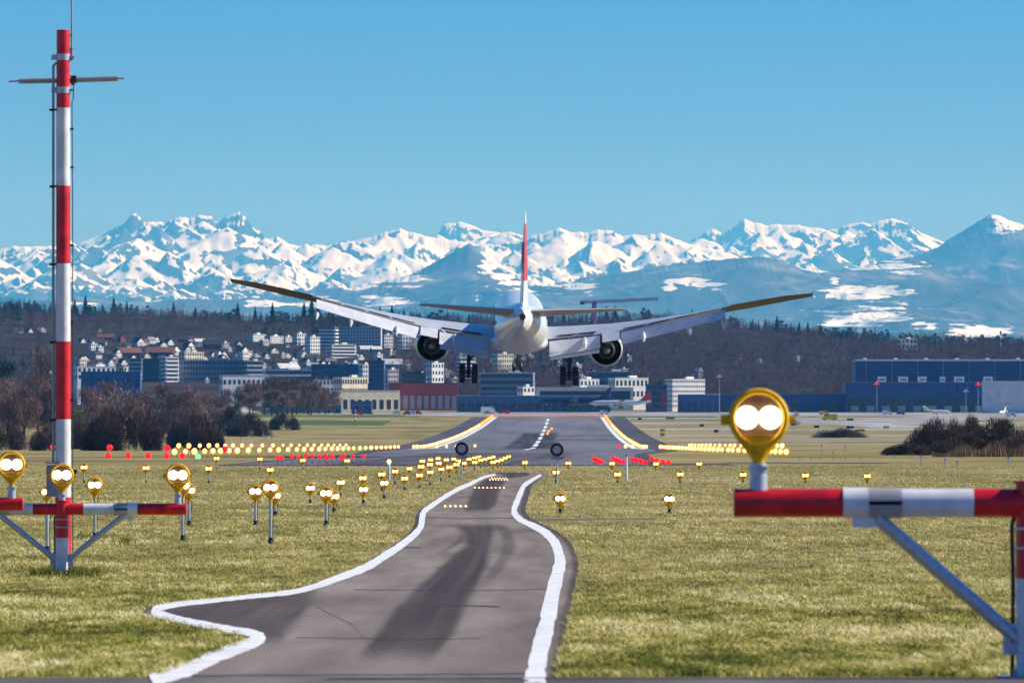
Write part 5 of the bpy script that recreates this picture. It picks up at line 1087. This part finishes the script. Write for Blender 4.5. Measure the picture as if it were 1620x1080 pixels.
# ---------------------------------------------------------------- parked aircraft
airliner('parked_airliner', 'parked white airliner with red tail in front of the dark terminal', P(985, 637, 2960), Euler((0, 0, R(78)), 'XYZ'), 0.50, False, 'red', gear=True, flaps=False)
airliner('parked_airliner', 'parked airliner with dark navy tail in the shade of the terminal', P(915, 634, 3010), Euler((0, 0, R(72)), 'XYZ'), 0.62, False, 'navy', 'navy', 'navy', True, False)
def small_jet(px, py, D, yaw, sc, label, m='w_pale'):
    p = P(px, py, D); e = empty('business_jet', p, R(yaw), label, 'jet'); e.scale = (sc, sc, sc)
    MB().loft([circ(y, z, r, r, 16) for y, z, r in ((10, -.3, .1), (9, -.1, .6), (7, .1, 1.1), (4, .2, 1.3), (-4, .2, 1.3), (-8, .6, .8), (-11, 1.0, .2))]).build('fuselage', M['fus'], e, 50)
    for sx in (-1, 1):
        MB().loft([[(sx * q[0], q[1], q[2]) for q in foil(x, le, te, z, .11)] for x, le, te, z in ((1, 2.5, -2.5, -.8), (9.5, -3.2, -5, -.1))]).build('wing', M['wing'], e, 45)
        MB().loft([[(sx * q[0], q[1], q[2]) for q in foil(x, le, te, 4.6, .1)] for x, le, te in ((0.1, -10.2, -12.6), (4, -11.8, -13.2))]).build('tailplane', M['fus'], e, 45)
        MB().loft([circ(y, .9, r, r, 14) for y, r in ((-3.6, .5), (-4.2, .7), (-6, .7), (-7.4, .45))]).build('engine', M['nacelle'], e, 50).location = (sx * 1.9, 0, 0)
        MB().cyl((sx * 1.8, -1, -1.9), (sx * 1.8, -1, -.6), .12, n=8).lathe([(.02, -.2), (.45, -.2), (.45, .2), (.02, .2)], 12, Matrix.Translation((sx * 1.8, -1, -1.9)) @ Matrix.Rotation(R(90), 4, 'Z')).build('landing_gear', M['dark'], e, 40)
    MB().cyl((0, 7, -1.9), (0, 7, -.6), .12, n=8).lathe([(.02, -.15), (.35, -.15), (.35, .15), (.02, .15)], 12, Matrix.Translation((0, 7, -1.95)) @ Matrix.Rotation(R(90), 4, 'Z')).build('landing_gear', M['dark'], e, 40)
    MB().loft([[(q[2], q[1], z) for q in foil(0, le, te, 0, .1)] for z, le, te in ((1, -6, -11.2), (4.7, -10, -12.8))]).build('fin', M['fus'], e, 45)
small_jet(1484, 651, 2900, -100, 0.72, 'small white business jet with a T-shaped tail in front of the hangars')
small_jet(1586, 652, 2900, 160, 0.7, 'small white jet standing tail-on below the pale hall front')
# ---------------------------------------------------------------- vehicles, signs on the airfield
def van(px, py, D, yaw, body, label, L=5.0, H=2.3):
    p = hit(px, py) if D is None else Vector(((px - CX) * D / F, D, float(gz((px - CX) * D / F, D))))
    e = empty('service_van', p, R(yaw), label, 'vehicle'); w_ = 2.0
    prof = [(-L / 2, .4), (L / 2, .4), (L / 2, 1.1), (L / 2 - .8, 1.25), (L / 2 - 1.5, H), (-L / 2, H)]
    MB().prism([(a, -w_ / 2, z) for a, z in prof], (0, w_, 0)).build('body', M[body], e)
    part_box('side_window', M['glass'], e, (L / 2 - 2.3, 0, H - .55), (1.5, w_ + .04, .6)); part_box('rear_window', M['glass'], e, (-L / 2 - .005, 0, H - .55), (.04, w_ * .7, .6))
    for sx in (-1, 1):
        for sy in (-1, 1): MB().lathe([(.02, -.12), (.36, -.12), (.36, .12), (.02, .12)], 14, Matrix.Translation((sx * L * .3, sy * .95, .36))).build('wheel', M['dark'], e, 40)
M['v_yellow'] = mat('vehicle_yellow', (0.75, 0.55, 0.02), 0.4); M['v_white'] = mat('vehicle_white', (0.78, 0.78, 0.78), 0.35); M['v_red'] = mat('vehicle_red', (0.6, 0.02, 0.03), 0.35); M['v_blue'] = mat('vehicle_blue', (0.06, 0.12, 0.35), 0.35)
van(773, 643, 2950, 10, 'v_white', 'white van in front of the left part of the dark terminal', 9, 4.0)
van(772, 646, 2920, 0, 'v_yellow', 'low yellow tug in front of the white van at the terminal', 4, 1.8)
van(797, 646, 2930, 180, 'v_red', 'dark red vehicle at the terminal’s left end', 7, 2.4)
van(956, 646, 2900, 0, 'v_white', 'white van beside the parked red-tailed airliner', 5, 2.4)
van(1312, 664, 2560, 180, 'v_yellow', 'yellow airfield truck on the grass left of the hangars', 8, 3.2)
van(1541, 668, 2460, 0, 'v_yellow', 'yellow vehicle behind the big bush clump on the right', 6, 2.4)
van(1304, 655, 2860, 0, 'v_yellow', 'small yellow van on the apron left of the hangars', 6, 2.4)
van(1404, 655, 2880, 0, 'v_white', 'white van on the apron left of the small jet', 6, 2.6)
van(1425, 655, 2870, 0, 'v_blue', 'blue car on the apron in front of the lower hangar', 5, 1.7)
van(578, 652, 2890, 0, 'v_blue', 'blue truck with the red box beside it left of the runway', 9, 3.4)
van(568, 652, 2870, 0, 'v_red', 'red vehicle beside the blue truck left of the runway', 5, 2.5)
van(652, 652, 2880, 180, 'v_white', 'white vehicle between the two red ones beyond the left runway edge', 4, 2.2)
van(643, 652, 2875, 180, 'v_red', 'bright red vehicle left of the white one beyond the runway', 4, 2.2)
van(662, 652, 2885, 0, 'v_red', 'bright red vehicle right of the white one beyond the runway', 4, 2.2)
van(628, 650, 2920, 0, 'v_white', 'white car at the foot of the red-banded hall', 5, 2.0)
van(1600, 660, 2750, 0, 'v_white', 'white car at the right edge of the apron', 6, 2.2)
van(20, 672, 1900, 0, 'v_yellow', 'yellow van between the bushes at the left edge', 5, 2.4)
M['sign_y'] = mat('sign_yellow', (0.55, 0.38, 0.02), 0.5)
for i, (px, py, c, w_, lb) in enumerate(((1110, 676, 'black', 7, 'left one of two near the runway'), (1133, 685.5, 'black', 7, 'lower left, nearest the runway'), (1048, 684, 'sign_y', 7, 'beside the right runway shoulder'), (1060, 664.5, 'sign_y', 14, 'far one at the runway end'), (1048, 691, 'sign_y', 7, 'just right of the runway shoulder'), (1292, 678, 'black', 8, 'centre of the field'), (1255, 674.5, 'black', 8, 'behind the large lamp'), (1345, 679, 'black', 12, 'left of the low bush'), (1402, 679, 'sign_y', 9, 'near the big bush clump'), (1345, 667, 'black', 10, 'below the yellow truck'), (1360, 684.5, 'sign_y', 16, 'above the low bush'), (1012, 666, 'black', 6, 'behind the runway edge'), (1180, 660, 'black', 8, 'far one left of the large lamp'))):
    D = float(np.interp(-py, [-698, -680, -660, -653], [1700, 2152, 2712, 3000])); k = D / F; x = (px - CX) * k
    e = empty('airfield_sign', (x, D, float(flat_z(D))), 0, ('black' if c == 'black' else 'yellow') + ' airfield sign board on the right, ' + lb, 'sign')
    part_box('board', M[c], e, (0, 0, .95), (w_ * k, .25, 1.1)); part_box('leg', M['grey'], e, (-w_ * k * .35, 0, .2), (.12, .12, .5)); part_box('leg', M['grey'], e, (w_ * k * .35, 0, .2), (.12, .12, .5))
# little white marker posts near the bushes
for i, (px, py, h_) in enumerate([(135, 711, 7), (139, 711, 7), (159, 710, 8), (162, 709, 6), (44, 706, 13), (48, 706, 13), (218, 710, 7), (278, 711, 5), (296, 712, 6), (1136, 0, 0), (1414, 727, 7), (1457, 736, 16), (1495, 734, 8), (1514, 739, 9), (1595, 737, 13), (342, 700, 8), (416, 697, 14), (420, 698, 12), (430, 699, 7), (381, 699, 7), (1300, 719, 14), (1337, 716, 8), (1318, 722, 6)]):
    if not h_: continue
    D = float(np.interp(-py, [-742, -733, -723.5, -713.5, -708, -698], [313, 400, 540, 1000, 1450, 1700])); k = D / F; x = (px - CX) * k; g = float(flat_z(D)); e = empty('marker_stake', (x, D, g), 0, 'thin white marker stake standing in the far grass', 'stake', 'white marker stakes in the far grass')
    hh = h_ * k * 1.1; part_box('stake', M['w_white'], e, (0, 0, hh / 2), (max(.10, 1.3 * k), .10, hh)); part_box('cap', M['v_blue'], e, (0, 0, hh * 0.9), (max(.12, 1.5 * k), .12, hh * .16))
# fences
def fence(px0, px1, yt, yb, D, label, wall):
    k = D / F; x0, x1 = (px0 - CX) * k, (px1 - CX) * k; g = float(gz((x0 + x1) / 2, D)); h = (yb - yt) * k; e = empty('fence', ((x0 + x1) / 2, D, g), 0, label, 'fence')
    n = max(2, int((x1 - x0) / 8)); part_box('panel', M['w_' + wall], e, (0, 0, h / 2), (x1 - x0, .2, h))
    for i in range(n + 1): part_box('post', M['grey'], e, (x0 + (x1 - x0) * i / n - (x0 + x1) / 2, -.16, h / 2 + .15), (.3, .3, h + .3))
fence(412, 532, 638, 648, 3000, 'teal green fence panel behind the green left of the runway', 'teal')
fence(262, 326, 646, 655, 2700, 'teal green fence panel between the bare trees on the left', 'teal')
fence(345, 372, 643, 653, 2720, 'short teal fence panel right of the bare trees', 'teal')
B('shed', 'small teal kiosk at the end of the long fence', 528, 540, 640, 652, 2960, 'teal', 'flat', 'r_light', 0, 0.8, 1, 1, style='hall')
B('shed', 'low white shed at the foot of the teal fence', 414, 436, 645, 652, 2900, 'white', 'flat', 'r_white', 6, 0.6, 1, 3, style='hall')
B('shed', 'low rounded dark blue shelter with red boxes under it', 556, 588, 635, 652, 2930, 'deep', 'flat', 'r_dark', 0, 0.7, 1, 2, style='hall')
# ---------------------------------------------------------------- trees and bushes
M['bark'] = mat('bark', (0.07, 0.052, 0.045), 0.95, var=0.3, scale=2, spec=0.05)
M['bark_pale'] = mat('pale_bark', (0.22, 0.19, 0.18), 0.95, var=0.3, scale=2, spec=0.05)
def twig_mat(name, stops):
    m = bpy.data.materials.new(name); m.use_nodes = True; nt = m.node_tree; b = nt.nodes['Principled BSDF']
    at = nt.nodes.new('ShaderNodeAttribute'); at.attribute_name = 'shade'; r = ramp_node(nt, stops, at.outputs['Fac'])
    oi = nt.nodes.new('ShaderNodeObjectInfo'); x = nt.nodes.new('ShaderNodeHueSaturation'); mr = nt.nodes.new('ShaderNodeMapRange'); mr.inputs[3].default_value = 0.75; mr.inputs[4].default_value = 1.25
    nt.links.new(oi.outputs['Random'], mr.inputs[0]); nt.links.new(mr.outputs[0], x.inputs['Value']); nt.links.new(r.outputs[0], x.inputs['Color'])
    nt.links.new(x.outputs[0], b.inputs['Base Color']); b.inputs['Roughness'].default_value = 0.95; b.inputs['Specular IOR Level'].default_value = 0.04; return m
M['twig'] = twig_mat('bare_twigs', [(0, (0.10, 0.058, 0.062)), (0.5, (0.20, 0.12, 0.11)), (1, (0.32, 0.21, 0.17))])
M['twig_pale'] = twig_mat('pale_twigs', [(0, (0.10, 0.075, 0.07)), (0.5, (0.19, 0.145, 0.12)), (1, (0.30, 0.24, 0.20))])
M['twig_green'] = twig_mat('budding_twigs', [(0, (0.05, 0.055, 0.02)), (0.5, (0.12, 0.125, 0.04)), (1, (0.22, 0.21, 0.08))])
M['thicket'] = twig_mat('thicket_twigs', [(0, (0.055, 0.034, 0.037)), (0.5, (0.12, 0.075, 0.066)), (1, (0.21, 0.14, 0.11))])
M['needle'] = twig_mat('dark_needles', [(0, (0.008, 0.016, 0.014)), (0.5, (0.016, 0.030, 0.022)), (1, (0.032, 0.052, 0.030))])
M['reed'] = twig_mat('dry_reeds', [(0, (0.10, 0.065, 0.045)), (0.5, (0.20, 0.13, 0.085)), (1, (0.34, 0.23, 0.14))])
def slivers(C_, d, L, wd, r):
    """thin triangles: centre, direction, length, width"""
    n = len(C_); d = d / (np.linalg.norm(d, axis=1)[:, None] + 1e-9); q = r.normal(size=(n, 3)); s = np.cross(d, q); s /= np.linalg.norm(s, axis=1)[:, None] + 1e-9
    a = C_ - d * L[:, None] * .5; b = C_ + d * L[:, None] * .5
    V = np.stack([a - s * wd[:, None] * .5, a + s * wd[:, None] * .5, b], 1)
    return V.reshape(-1, 3), np.arange(3 * n).reshape(-1, 3)
def bare_crown(seed, n, h=1.0, wide=0.34, lo=0.2):
    """unit-height crown of a leafless tree, lobes of fine twigs"""
    r = np.random.default_rng(seed); nl = 11; lob = []
    for i in range(nl):
        t = r.uniform(lo + .1, .88); w_ = wide * (1 - abs(t - .55) * 1.1); a = r.uniform(0, 6.28); lob.append((math.cos(a) * w_ * r.uniform(.2, .75), math.sin(a) * w_ * r.uniform(.2, .75), t, r.uniform(.09, .17)))
    lob = np.array(lob); k = r.integers(0, nl, n); u_ = r.normal(size=(n, 3)); u_ /= np.linalg.norm(u_, axis=1)[:, None]; rad = r.random(n) ** .5
    Cc = lob[k, :3] + u_ * (lob[k, 3] * rad)[:, None] * np.array([1, 1, 1.25]); d = u_ * .7 + np.array([0, 0, .9]) + r.normal(size=(n, 3)) * .35
    V, Fq = slivers(Cc, d, r.uniform(.05, .13, n), r.uniform(.004, .010, n) if n > 1600 else r.uniform(.006, .014, n), r); sh = np.repeat(np.clip(.5 + .25 * r.normal(size=n) + .3 * (r.random(nl)[k] - .5), 0, 1), 3); return V, Fq, sh
def conifer_crown(seed, n, wide=0.17):
    r = np.random.default_rng(seed); t = r.random(n) ** 1.2; z = .08 + .92 * t; tier = .72 + .28 * np.cos(z * 2 * np.pi * 11 + seed) ; rad = wide * (1 - z) ** .8 * tier * r.uniform(.35, 1.05, n) * (1 + .25 * np.sin(3 * z * 9 + seed)); a = r.uniform(0, 6.28, n)
    Cc = np.stack([np.cos(a) * rad, np.sin(a) * rad, z], 1); d = np.stack([np.cos(a), np.sin(a), -.55 + .3 * r.normal(size=n)], 1)
    V, Fq = slivers(Cc, d, .04 + .09 * (1 - z), .028 + .035 * (1 - z), r); return V, Fq, np.repeat(np.clip(.45 + .28 * r.normal(size=n), 0, 1), 3)
def bush_crown(seed, n):
    """low wide thicket, unit width, height about 0.45"""
    r = np.random.default_rng(seed); nl = 16; lob = np.stack([r.uniform(-.40, .40, nl), r.uniform(-.25, .25, nl), r.uniform(.08, .22, nl), r.uniform(.10, .19, nl)], 1); lob[:, 2] *= 1 - 1.4 * np.abs(lob[:, 0]) ** 1.2
    k = r.integers(0, nl, n); u_ = r.normal(size=(n, 3)); u_ /= np.linalg.norm(u_, axis=1)[:, None]
    Cc = lob[k, :3] + u_ * (lob[k, 3] * r.random(n) ** .4)[:, None]; Cc[:, 2] = np.abs(Cc[:, 2]); d = u_ + np.array([0, 0, .3]) + .3 * r.normal(size=(n, 3))
    V, Fq = slivers(Cc, d, r.uniform(.03, .085, n), r.uniform(.004, .010, n), r); V[:, 2] *= np.sqrt(np.clip(1 - (np.abs(V[:, 0]) / .58) ** 2.2, .02, 1)); V[:, 2] *= .42 / np.percentile(V[:, 2], 99.5); V[:, 0] *= .5 / np.percentile(np.abs(V[:, 0]), 99); return V, Fq, np.repeat(np.clip(.45 + .25 * r.normal(size=n) + .4 * (r.random(nl)[k] - .5), 0, 1), 3)
def trunk_mesh(seed, h=0.8, limbs=6, r0=0.018):
    r = random.Random(seed); b = MB(); b.cyl((0, 0, -.03), (0, 0, h * .5), r0, r0 * .7, 8); b.cyl((0, 0, h * .5), (r.uniform(-.02, .02), 0, h), r0 * .7, r0 * .2, 8)
    for i in range(limbs):
        z = r.uniform(.22, .6) * h; a = r.uniform(0, 6.28); L = r.uniform(.2, .34); b.cyl((0, 0, z), (math.cos(a) * L * .6, math.sin(a) * L * .6, z + L), r0 * .5, r0 * .12, 6)
    return b
KIND = {}
def plant(kind, maker, tmaker, cm, tm, variants):
    KIND[kind] = []
    for s in range(variants):
        V, Fq, sh = maker(s * 17 + len(KIND) * 101); c = np_mesh('crown', V, Fq, cm, False, {'shade': sh}); t = tmaker(s + 5).build('trunk', tm, None, 40) if tmaker else None
        KIND[kind].append([c, t, False])
plant('bare', lambda s: bare_crown(s, 3600), lambda s: trunk_mesh(s), M['twig'], M['bark'], 4)
plant('slim', lambda s: bare_crown(s, 3000, wide=.18, lo=.12), lambda s: trunk_mesh(s, .9, 5), M['twig'], M['bark'], 2)
plant('pale', lambda s: bare_crown(s, 900, wide=.2), lambda s: trunk_mesh(s, .9, 5, .012), M['twig_pale'], M['bark_pale'], 2)
plant('green', lambda s: bare_crown(s, 1100, wide=.24), lambda s: trunk_mesh(s, .8, 5, .014), M['twig_green'], M['bark'], 1)
plant('conifer', lambda s: conifer_crown(s, 2400), lambda s: MB().cyl((0, 0, -.03), (0, 0, .95), .016, .003, 8), M['needle'], M['bark'], 4)
plant('round', lambda s: bare_crown(s, 3600, wide=.42, lo=.1), lambda s: trunk_mesh(s, .7, 5), M['needle'], M['bark'], 2)
plant('bush', lambda s: bush_crown(s, 11000), None, M['thicket'], None, 4)
NAME = {'bare': 'bare_tree', 'slim': 'bare_tree', 'pale': 'birch_tree', 'green': 'budding_tree', 'conifer': 'conifer', 'round': 'evergreen_tree', 'bush': 'bush'}
def put(kind, x, D, h, label, group=None, wide=1.0, v=None, sink=0.0):
    var = KIND[kind]; it = var[random.randrange(len(var)) if v is None else v % len(var)]; e = empty(NAME[kind], (x, D, float(gz(x, D)) - sink), random.uniform(0, 6.28) if kind != 'bush' else random.choice((0, 3.14)) + random.uniform(-.3, .3), label, 'bush' if kind == 'bush' else 'tree', group)
    for i in (0, 1):
        if it[i] is None: continue
        o = it[i] if not it[2] else it[i].copy()
        if it[2]: COL.objects.link(o)
        o.parent = e; o.name = 'crown' if i == 0 else 'trunk'
    it[2] = True; e.scale = (h * wide, h * wide, h); return e
# bare trees in front of the town on the left: nearer belt
belt = [(-30, 590, 1750), (12, 585, 1800), (38, 596, 1700), (60, 575, 1950), (82, 592, 1850), (128, 588, 1900), (152, 590, 1750), (178, 580, 2000), (205, 586, 1850), (232, 592, 1900), (258, 582, 2050), (282, 590, 2000), (306, 586, 2150), (330, 594, 2200), (352, 596, 2250), (22, 610, 1600), (110, 612, 1600), (165, 612, 1650), (222, 612, 1700), (290, 614, 1850), (345, 618, 2100)]
for i, (px, yt, D) in enumerate(belt):
    yt += 24 if px > 100 else 10
    x = (px - CX) * D / F; h = -(yt - HY) * D / F - float(gz(x, D)); put('bare' if i % 3 else 'slim', x, D, h, 'leafless purple-brown tree in the belt between airfield and town', 'bare trees in the left belt', 1.5 if i % 3 else 1.35)
for px, yt, D, kd_, lb in ((181, 592, 1700, 'pale', 'pale-barked birch rising from the bare tree belt right of the mast'), (330, 648, 1500, 'pale', 'pale little birch standing by the bushes on the left'), (125, 640, 1500, 'green', 'yellow-green budding tree directly right of the mast'), (20, 568, 2100, 'round', 'dark rounded evergreen at the left edge behind the bare trees'), (66, 545, 2500, 'slim', 'tall slim dark tree left of the mast'), (40, 600, 2000, 'pale', 'pale-barked tree left of the mast')):
    x = (px - CX) * D / F; h = -(yt - HY) * D / F - float(gz(x, D)); put(kd_, x, D, h, lb, None, 1.3)
far = [(372, 606, 2820), (395, 600, 2850), (418, 604, 2860), (438, 590, 2900), (455, 594, 2880), (470, 598, 2920), (488, 600, 2900), (505, 606, 2950), (520, 610, 2960), (430, 612, 2800), (462, 615, 2820), (492, 618, 2850), (515, 620, 2900), (400, 622, 2780), (448, 622, 2790)]
for i, (px, yt, D) in enumerate(far):
    x = (px - CX) * D / F; h = -(yt - HY) * D / F - float(gz(x, D)); put('bare', x, D, h, 'leafless brown tree in the clump left of the cream office', 'bare trees left of the cream office', 1.7)
# thickets
for px0, px1, yt, D, lb, fat in ((134, 262, 652, 1050, 'largest dark thicket right of the mast', 1.5), (-60, 40, 662, 1150, 'thicket at the left edge behind the nearest lamp', 1.2), (40, 110, 678, 1050, 'low thicket behind the foot of the mast', 1.1), (255, 345, 660, 1300, 'brown thicket right of the largest one', 1.1), (322, 398, 648, 1900, 'brown thicket farther back left of the round ones', 1.2), (356, 428, 658, 1900, 'round brown thicket, left of a pair', 1.3), (424, 474, 655, 2150, 'round brown thicket at the right end of the left bushes', 1.4), (225, 300, 654, 1500, 'tall ragged thicket behind the largest one', 1.5), (100, 160, 668, 1250, 'small thicket just right of the mast', 1.0), (60, 130, 655, 1400, 'thicket partly hidden by the mast', 1.2), (300, 360, 672, 1120, 'low ragged thicket right of the largest one', 1.0),
                       (1285, 1368, 679, 1850, 'low dark bush alone on the right field', 0.8), (1432, 1545, 670, 860, 'big dark thicket on the right, left part of its upper row', 1.5), (1525, 1660, 668, 880, 'big dark thicket cut by the right edge', 1.6), (1398, 1482, 702, 640, 'low round thicket in front of the big one on the right', 1.2), (1470, 1590, 690, 680, 'front middle thicket of the right clump', 1.3), (1570, 1680, 688, 680, 'front thicket at the right edge', 1.3), (1490, 1560, 664, 900, 'top thicket of the right clump', 1.4)):
    k = D / F; x = ((px0 + px1) / 2 - CX) * k; g = float(gz(x, D)); w_ = (px1 - px0) * k; h = -(yt - HY) * k - g
    e = put('bush', x, D, 1.0, lb, None, 1.0, None); e.scale = (w_ / 0.98, w_ * .7, h / 0.40 * 1.05)
# lusher green tufts round the feet of the mast and frames, one mass each
def tuft(px, py, wpx, n, nm):
    qx = px + rng.normal(0, wpx, n); D = D_of_y(py + rng.normal(0, 2.2, n)); x = (qx - CX) * D / F; hh = rng.uniform(.04, .13, n)
    V, Fq = slivers(np.stack([x, D, flat_z(D) + hh / 2], 1), rng.normal(size=(n, 3)) * .35 + np.array([0, 0, 1.]), hh, rng.uniform(.008, .018, n), rng)
    tag(np_mesh('grass_tuft', V, Fq, M['grass'], False, {'shade': np.repeat(np.clip(rng.normal(.16, .12, n), 0, .4), 3)}), nm, 'grass tuft', kind='stuff')
tuft(104, 909, 26, 2200, 'lush green tufts round the foot of the tall mast'); tuft(150, 850, 16, 300, 'small green tuft at the foot of the lamp right of the mast'); tuft(198, 858, 8, 260, 'small green tuft in the dry grass left of the lamps')
# dry reeds below the right clump (one mass)
n = 5200; r_ = rng; px = 1690 - 215 * r_.random(n) ** 1.5; D = r_.uniform(560, 640, n); x = (px - CX) * D / F; hh = r_.uniform(.6, 1.9, n) * (.6 + .5 * np.sin(px / 17) ** 2) * np.clip((px - 1470) / 60, .35, 1)
V, Fq = slivers(np.stack([x, D, flat_z(D) + hh / 2], 1), r_.normal(size=(n, 3)) * .12 + np.array([0, 0, 1.]), hh, r_.uniform(.05, .11, n), r_); tag(np_mesh('reeds', V, Fq, M['reed'], False, {'shade': np.repeat(r_.random(n), 3)}), 'strip of dry orange-brown reeds below the right thickets', 'reeds', kind='stuff')
# ---- skyline trees one can tell apart
sk = np.random.default_rng(21); i = 0; px = -20.0
while px < 1650:
    dens = 1.0 if px < 500 else (0.8 if px < 760 else (0.7 if px < 1060 else 1.0))
    D = sk.uniform(5000, 5200); x = (px - CX) * D / F; kd_ = 'conifer' if sk.random() < (0.42 if px < 1100 else .30) else 'round'; h = sk.uniform(6, 11) if sk.random() < .7 else sk.uniform(10, 17)
    if kd_ == 'round': h = min(h, 13)
    if 760 < px < 800: h *= .7
    put(kd_, x, D, h, ('pointed dark conifer' if kd_ == 'conifer' else 'rounded dark evergreen') + ' on the skyline of the wooded hill', ('conifers' if kd_ == 'conifer' else 'evergreens') + ' on the hill skyline', sk.uniform(1.0, 1.6) if kd_ == 'conifer' else sk.uniform(1.3, 2.1), sink=0.8)
    px += sk.uniform(5, 15) * (2.2 if sk.random() < .12 else 1) / dens
for px, h, lb in ((481, 22, 'narrow tall conifer above the stepped terraces'), (493, 26, 'broad tall conifer above the dark balcony tower'), (431, 21, 'tall conifer below the left wing tip'), (376, 19, 'conifer left of the tall one under the left wing tip'), (620, 17, 'conifer just above the left flap'), (526, 15, 'dark tree above the apartment slab’s left end'), (973, 16, 'dark round tree above the right flap'), (1022, 15, 'dark tree pair member above the right wing'), (135, 20, 'conifer beside the mast on the skyline'), (180, 18, 'conifer on the skyline above the single tiny house')):
    D = 5050; put('conifer' if h > 15.5 else 'round', (px - CX) * D / F, D, h, lb, None, 1.3, sink=.5)
# ---- the wood on the hill: one mass
def wood(N):
    r = np.random.default_rng(4); cols = {'twig': [], 'needle': []}
    protos = {'twig': [bare_crown(s + 300, 210, wide=.42, lo=.05) for s in range(4)], 'needle': [conifer_crown(s + 400, 170, .22) for s in range(3)] + [bare_crown(s + 500, 190, wide=.42, lo=.05) for s in range(2)]}
    cnt = 0
    while cnt < N:
        px = r.uniform(-120, 1740); D = r.uniform(3500, 5180) if px > 640 else r.uniform(3620, 5180); x = (px - CX) * D / F; g = float(gz(x, D)); y = HY - F * g / D
        if 100 < px < 640 and y > 532 + (8 if px < 380 else 0):
            if r.random() > .20: continue
        con = fbm(np.array([x / 260.]), np.array([D / 380.]), 3, 61)[0] + (0.20 if D > 4850 else 0) - (.12 if px > 1000 and D < 4900 else 0) > .20
        if px < 640 and y > 560: con = r.random() < .25
        key = 'needle' if con else 'twig'; V, Fq, sh = protos[key][r.integers(len(protos[key]))]; h = r.uniform(11, 20) * (.62 if (px < 640 and y > 528) else 1.0) * (.62 if D > 4880 else 1.0); a = r.uniform(0, 6.28); c, s = math.cos(a), math.sin(a); w_ = h * r.uniform(.9, 1.5)
        Vx = np.stack([(V[:, 0] * c - V[:, 1] * s) * w_ + x, (V[:, 0] * s + V[:, 1] * c) * w_ + D, V[:, 2] * h + g - .6], 1); 
        cols[key].append((Vx, sh + r.normal() * .16)); cnt += 1
    Vs, Sh, mi = [], [], []
    for j, key in enumerate(('twig', 'needle')):
        for Vx, sh in cols[key]: Vs.append(Vx); Sh.append(sh); mi.append(np.full(len(Vx) // 3, j))
    V = np.concatenate(Vs); o = np_mesh('wood', V, np.arange(len(V)).reshape(-1, 3), [M['wood_twig'], M['needle']], False, {'shade': np.clip(np.concatenate(Sh), 0, 1)})
    o.data.polygons.foreach_set('material_index', np.concatenate(mi).astype(np.int32)); return tag(o, 'bare purple-brown and dark evergreen wood covering the hill behind the airport', 'wood', kind='stuff')
M['wood_twig'] = twig_mat('wood_twigs', [(0, (0.055, 0.028, 0.036)), (0.5, (0.125, 0.066, 0.070)), (1, (0.21, 0.118, 0.108))])
wood(5600)
for var in KIND.values():
    for c, t, used in var:
        if not used:
            for o in (c, t):
                if o: bpy.data.objects.remove(o)
# tufts of green at the mast foot and along the pavement are part of the grass sheet
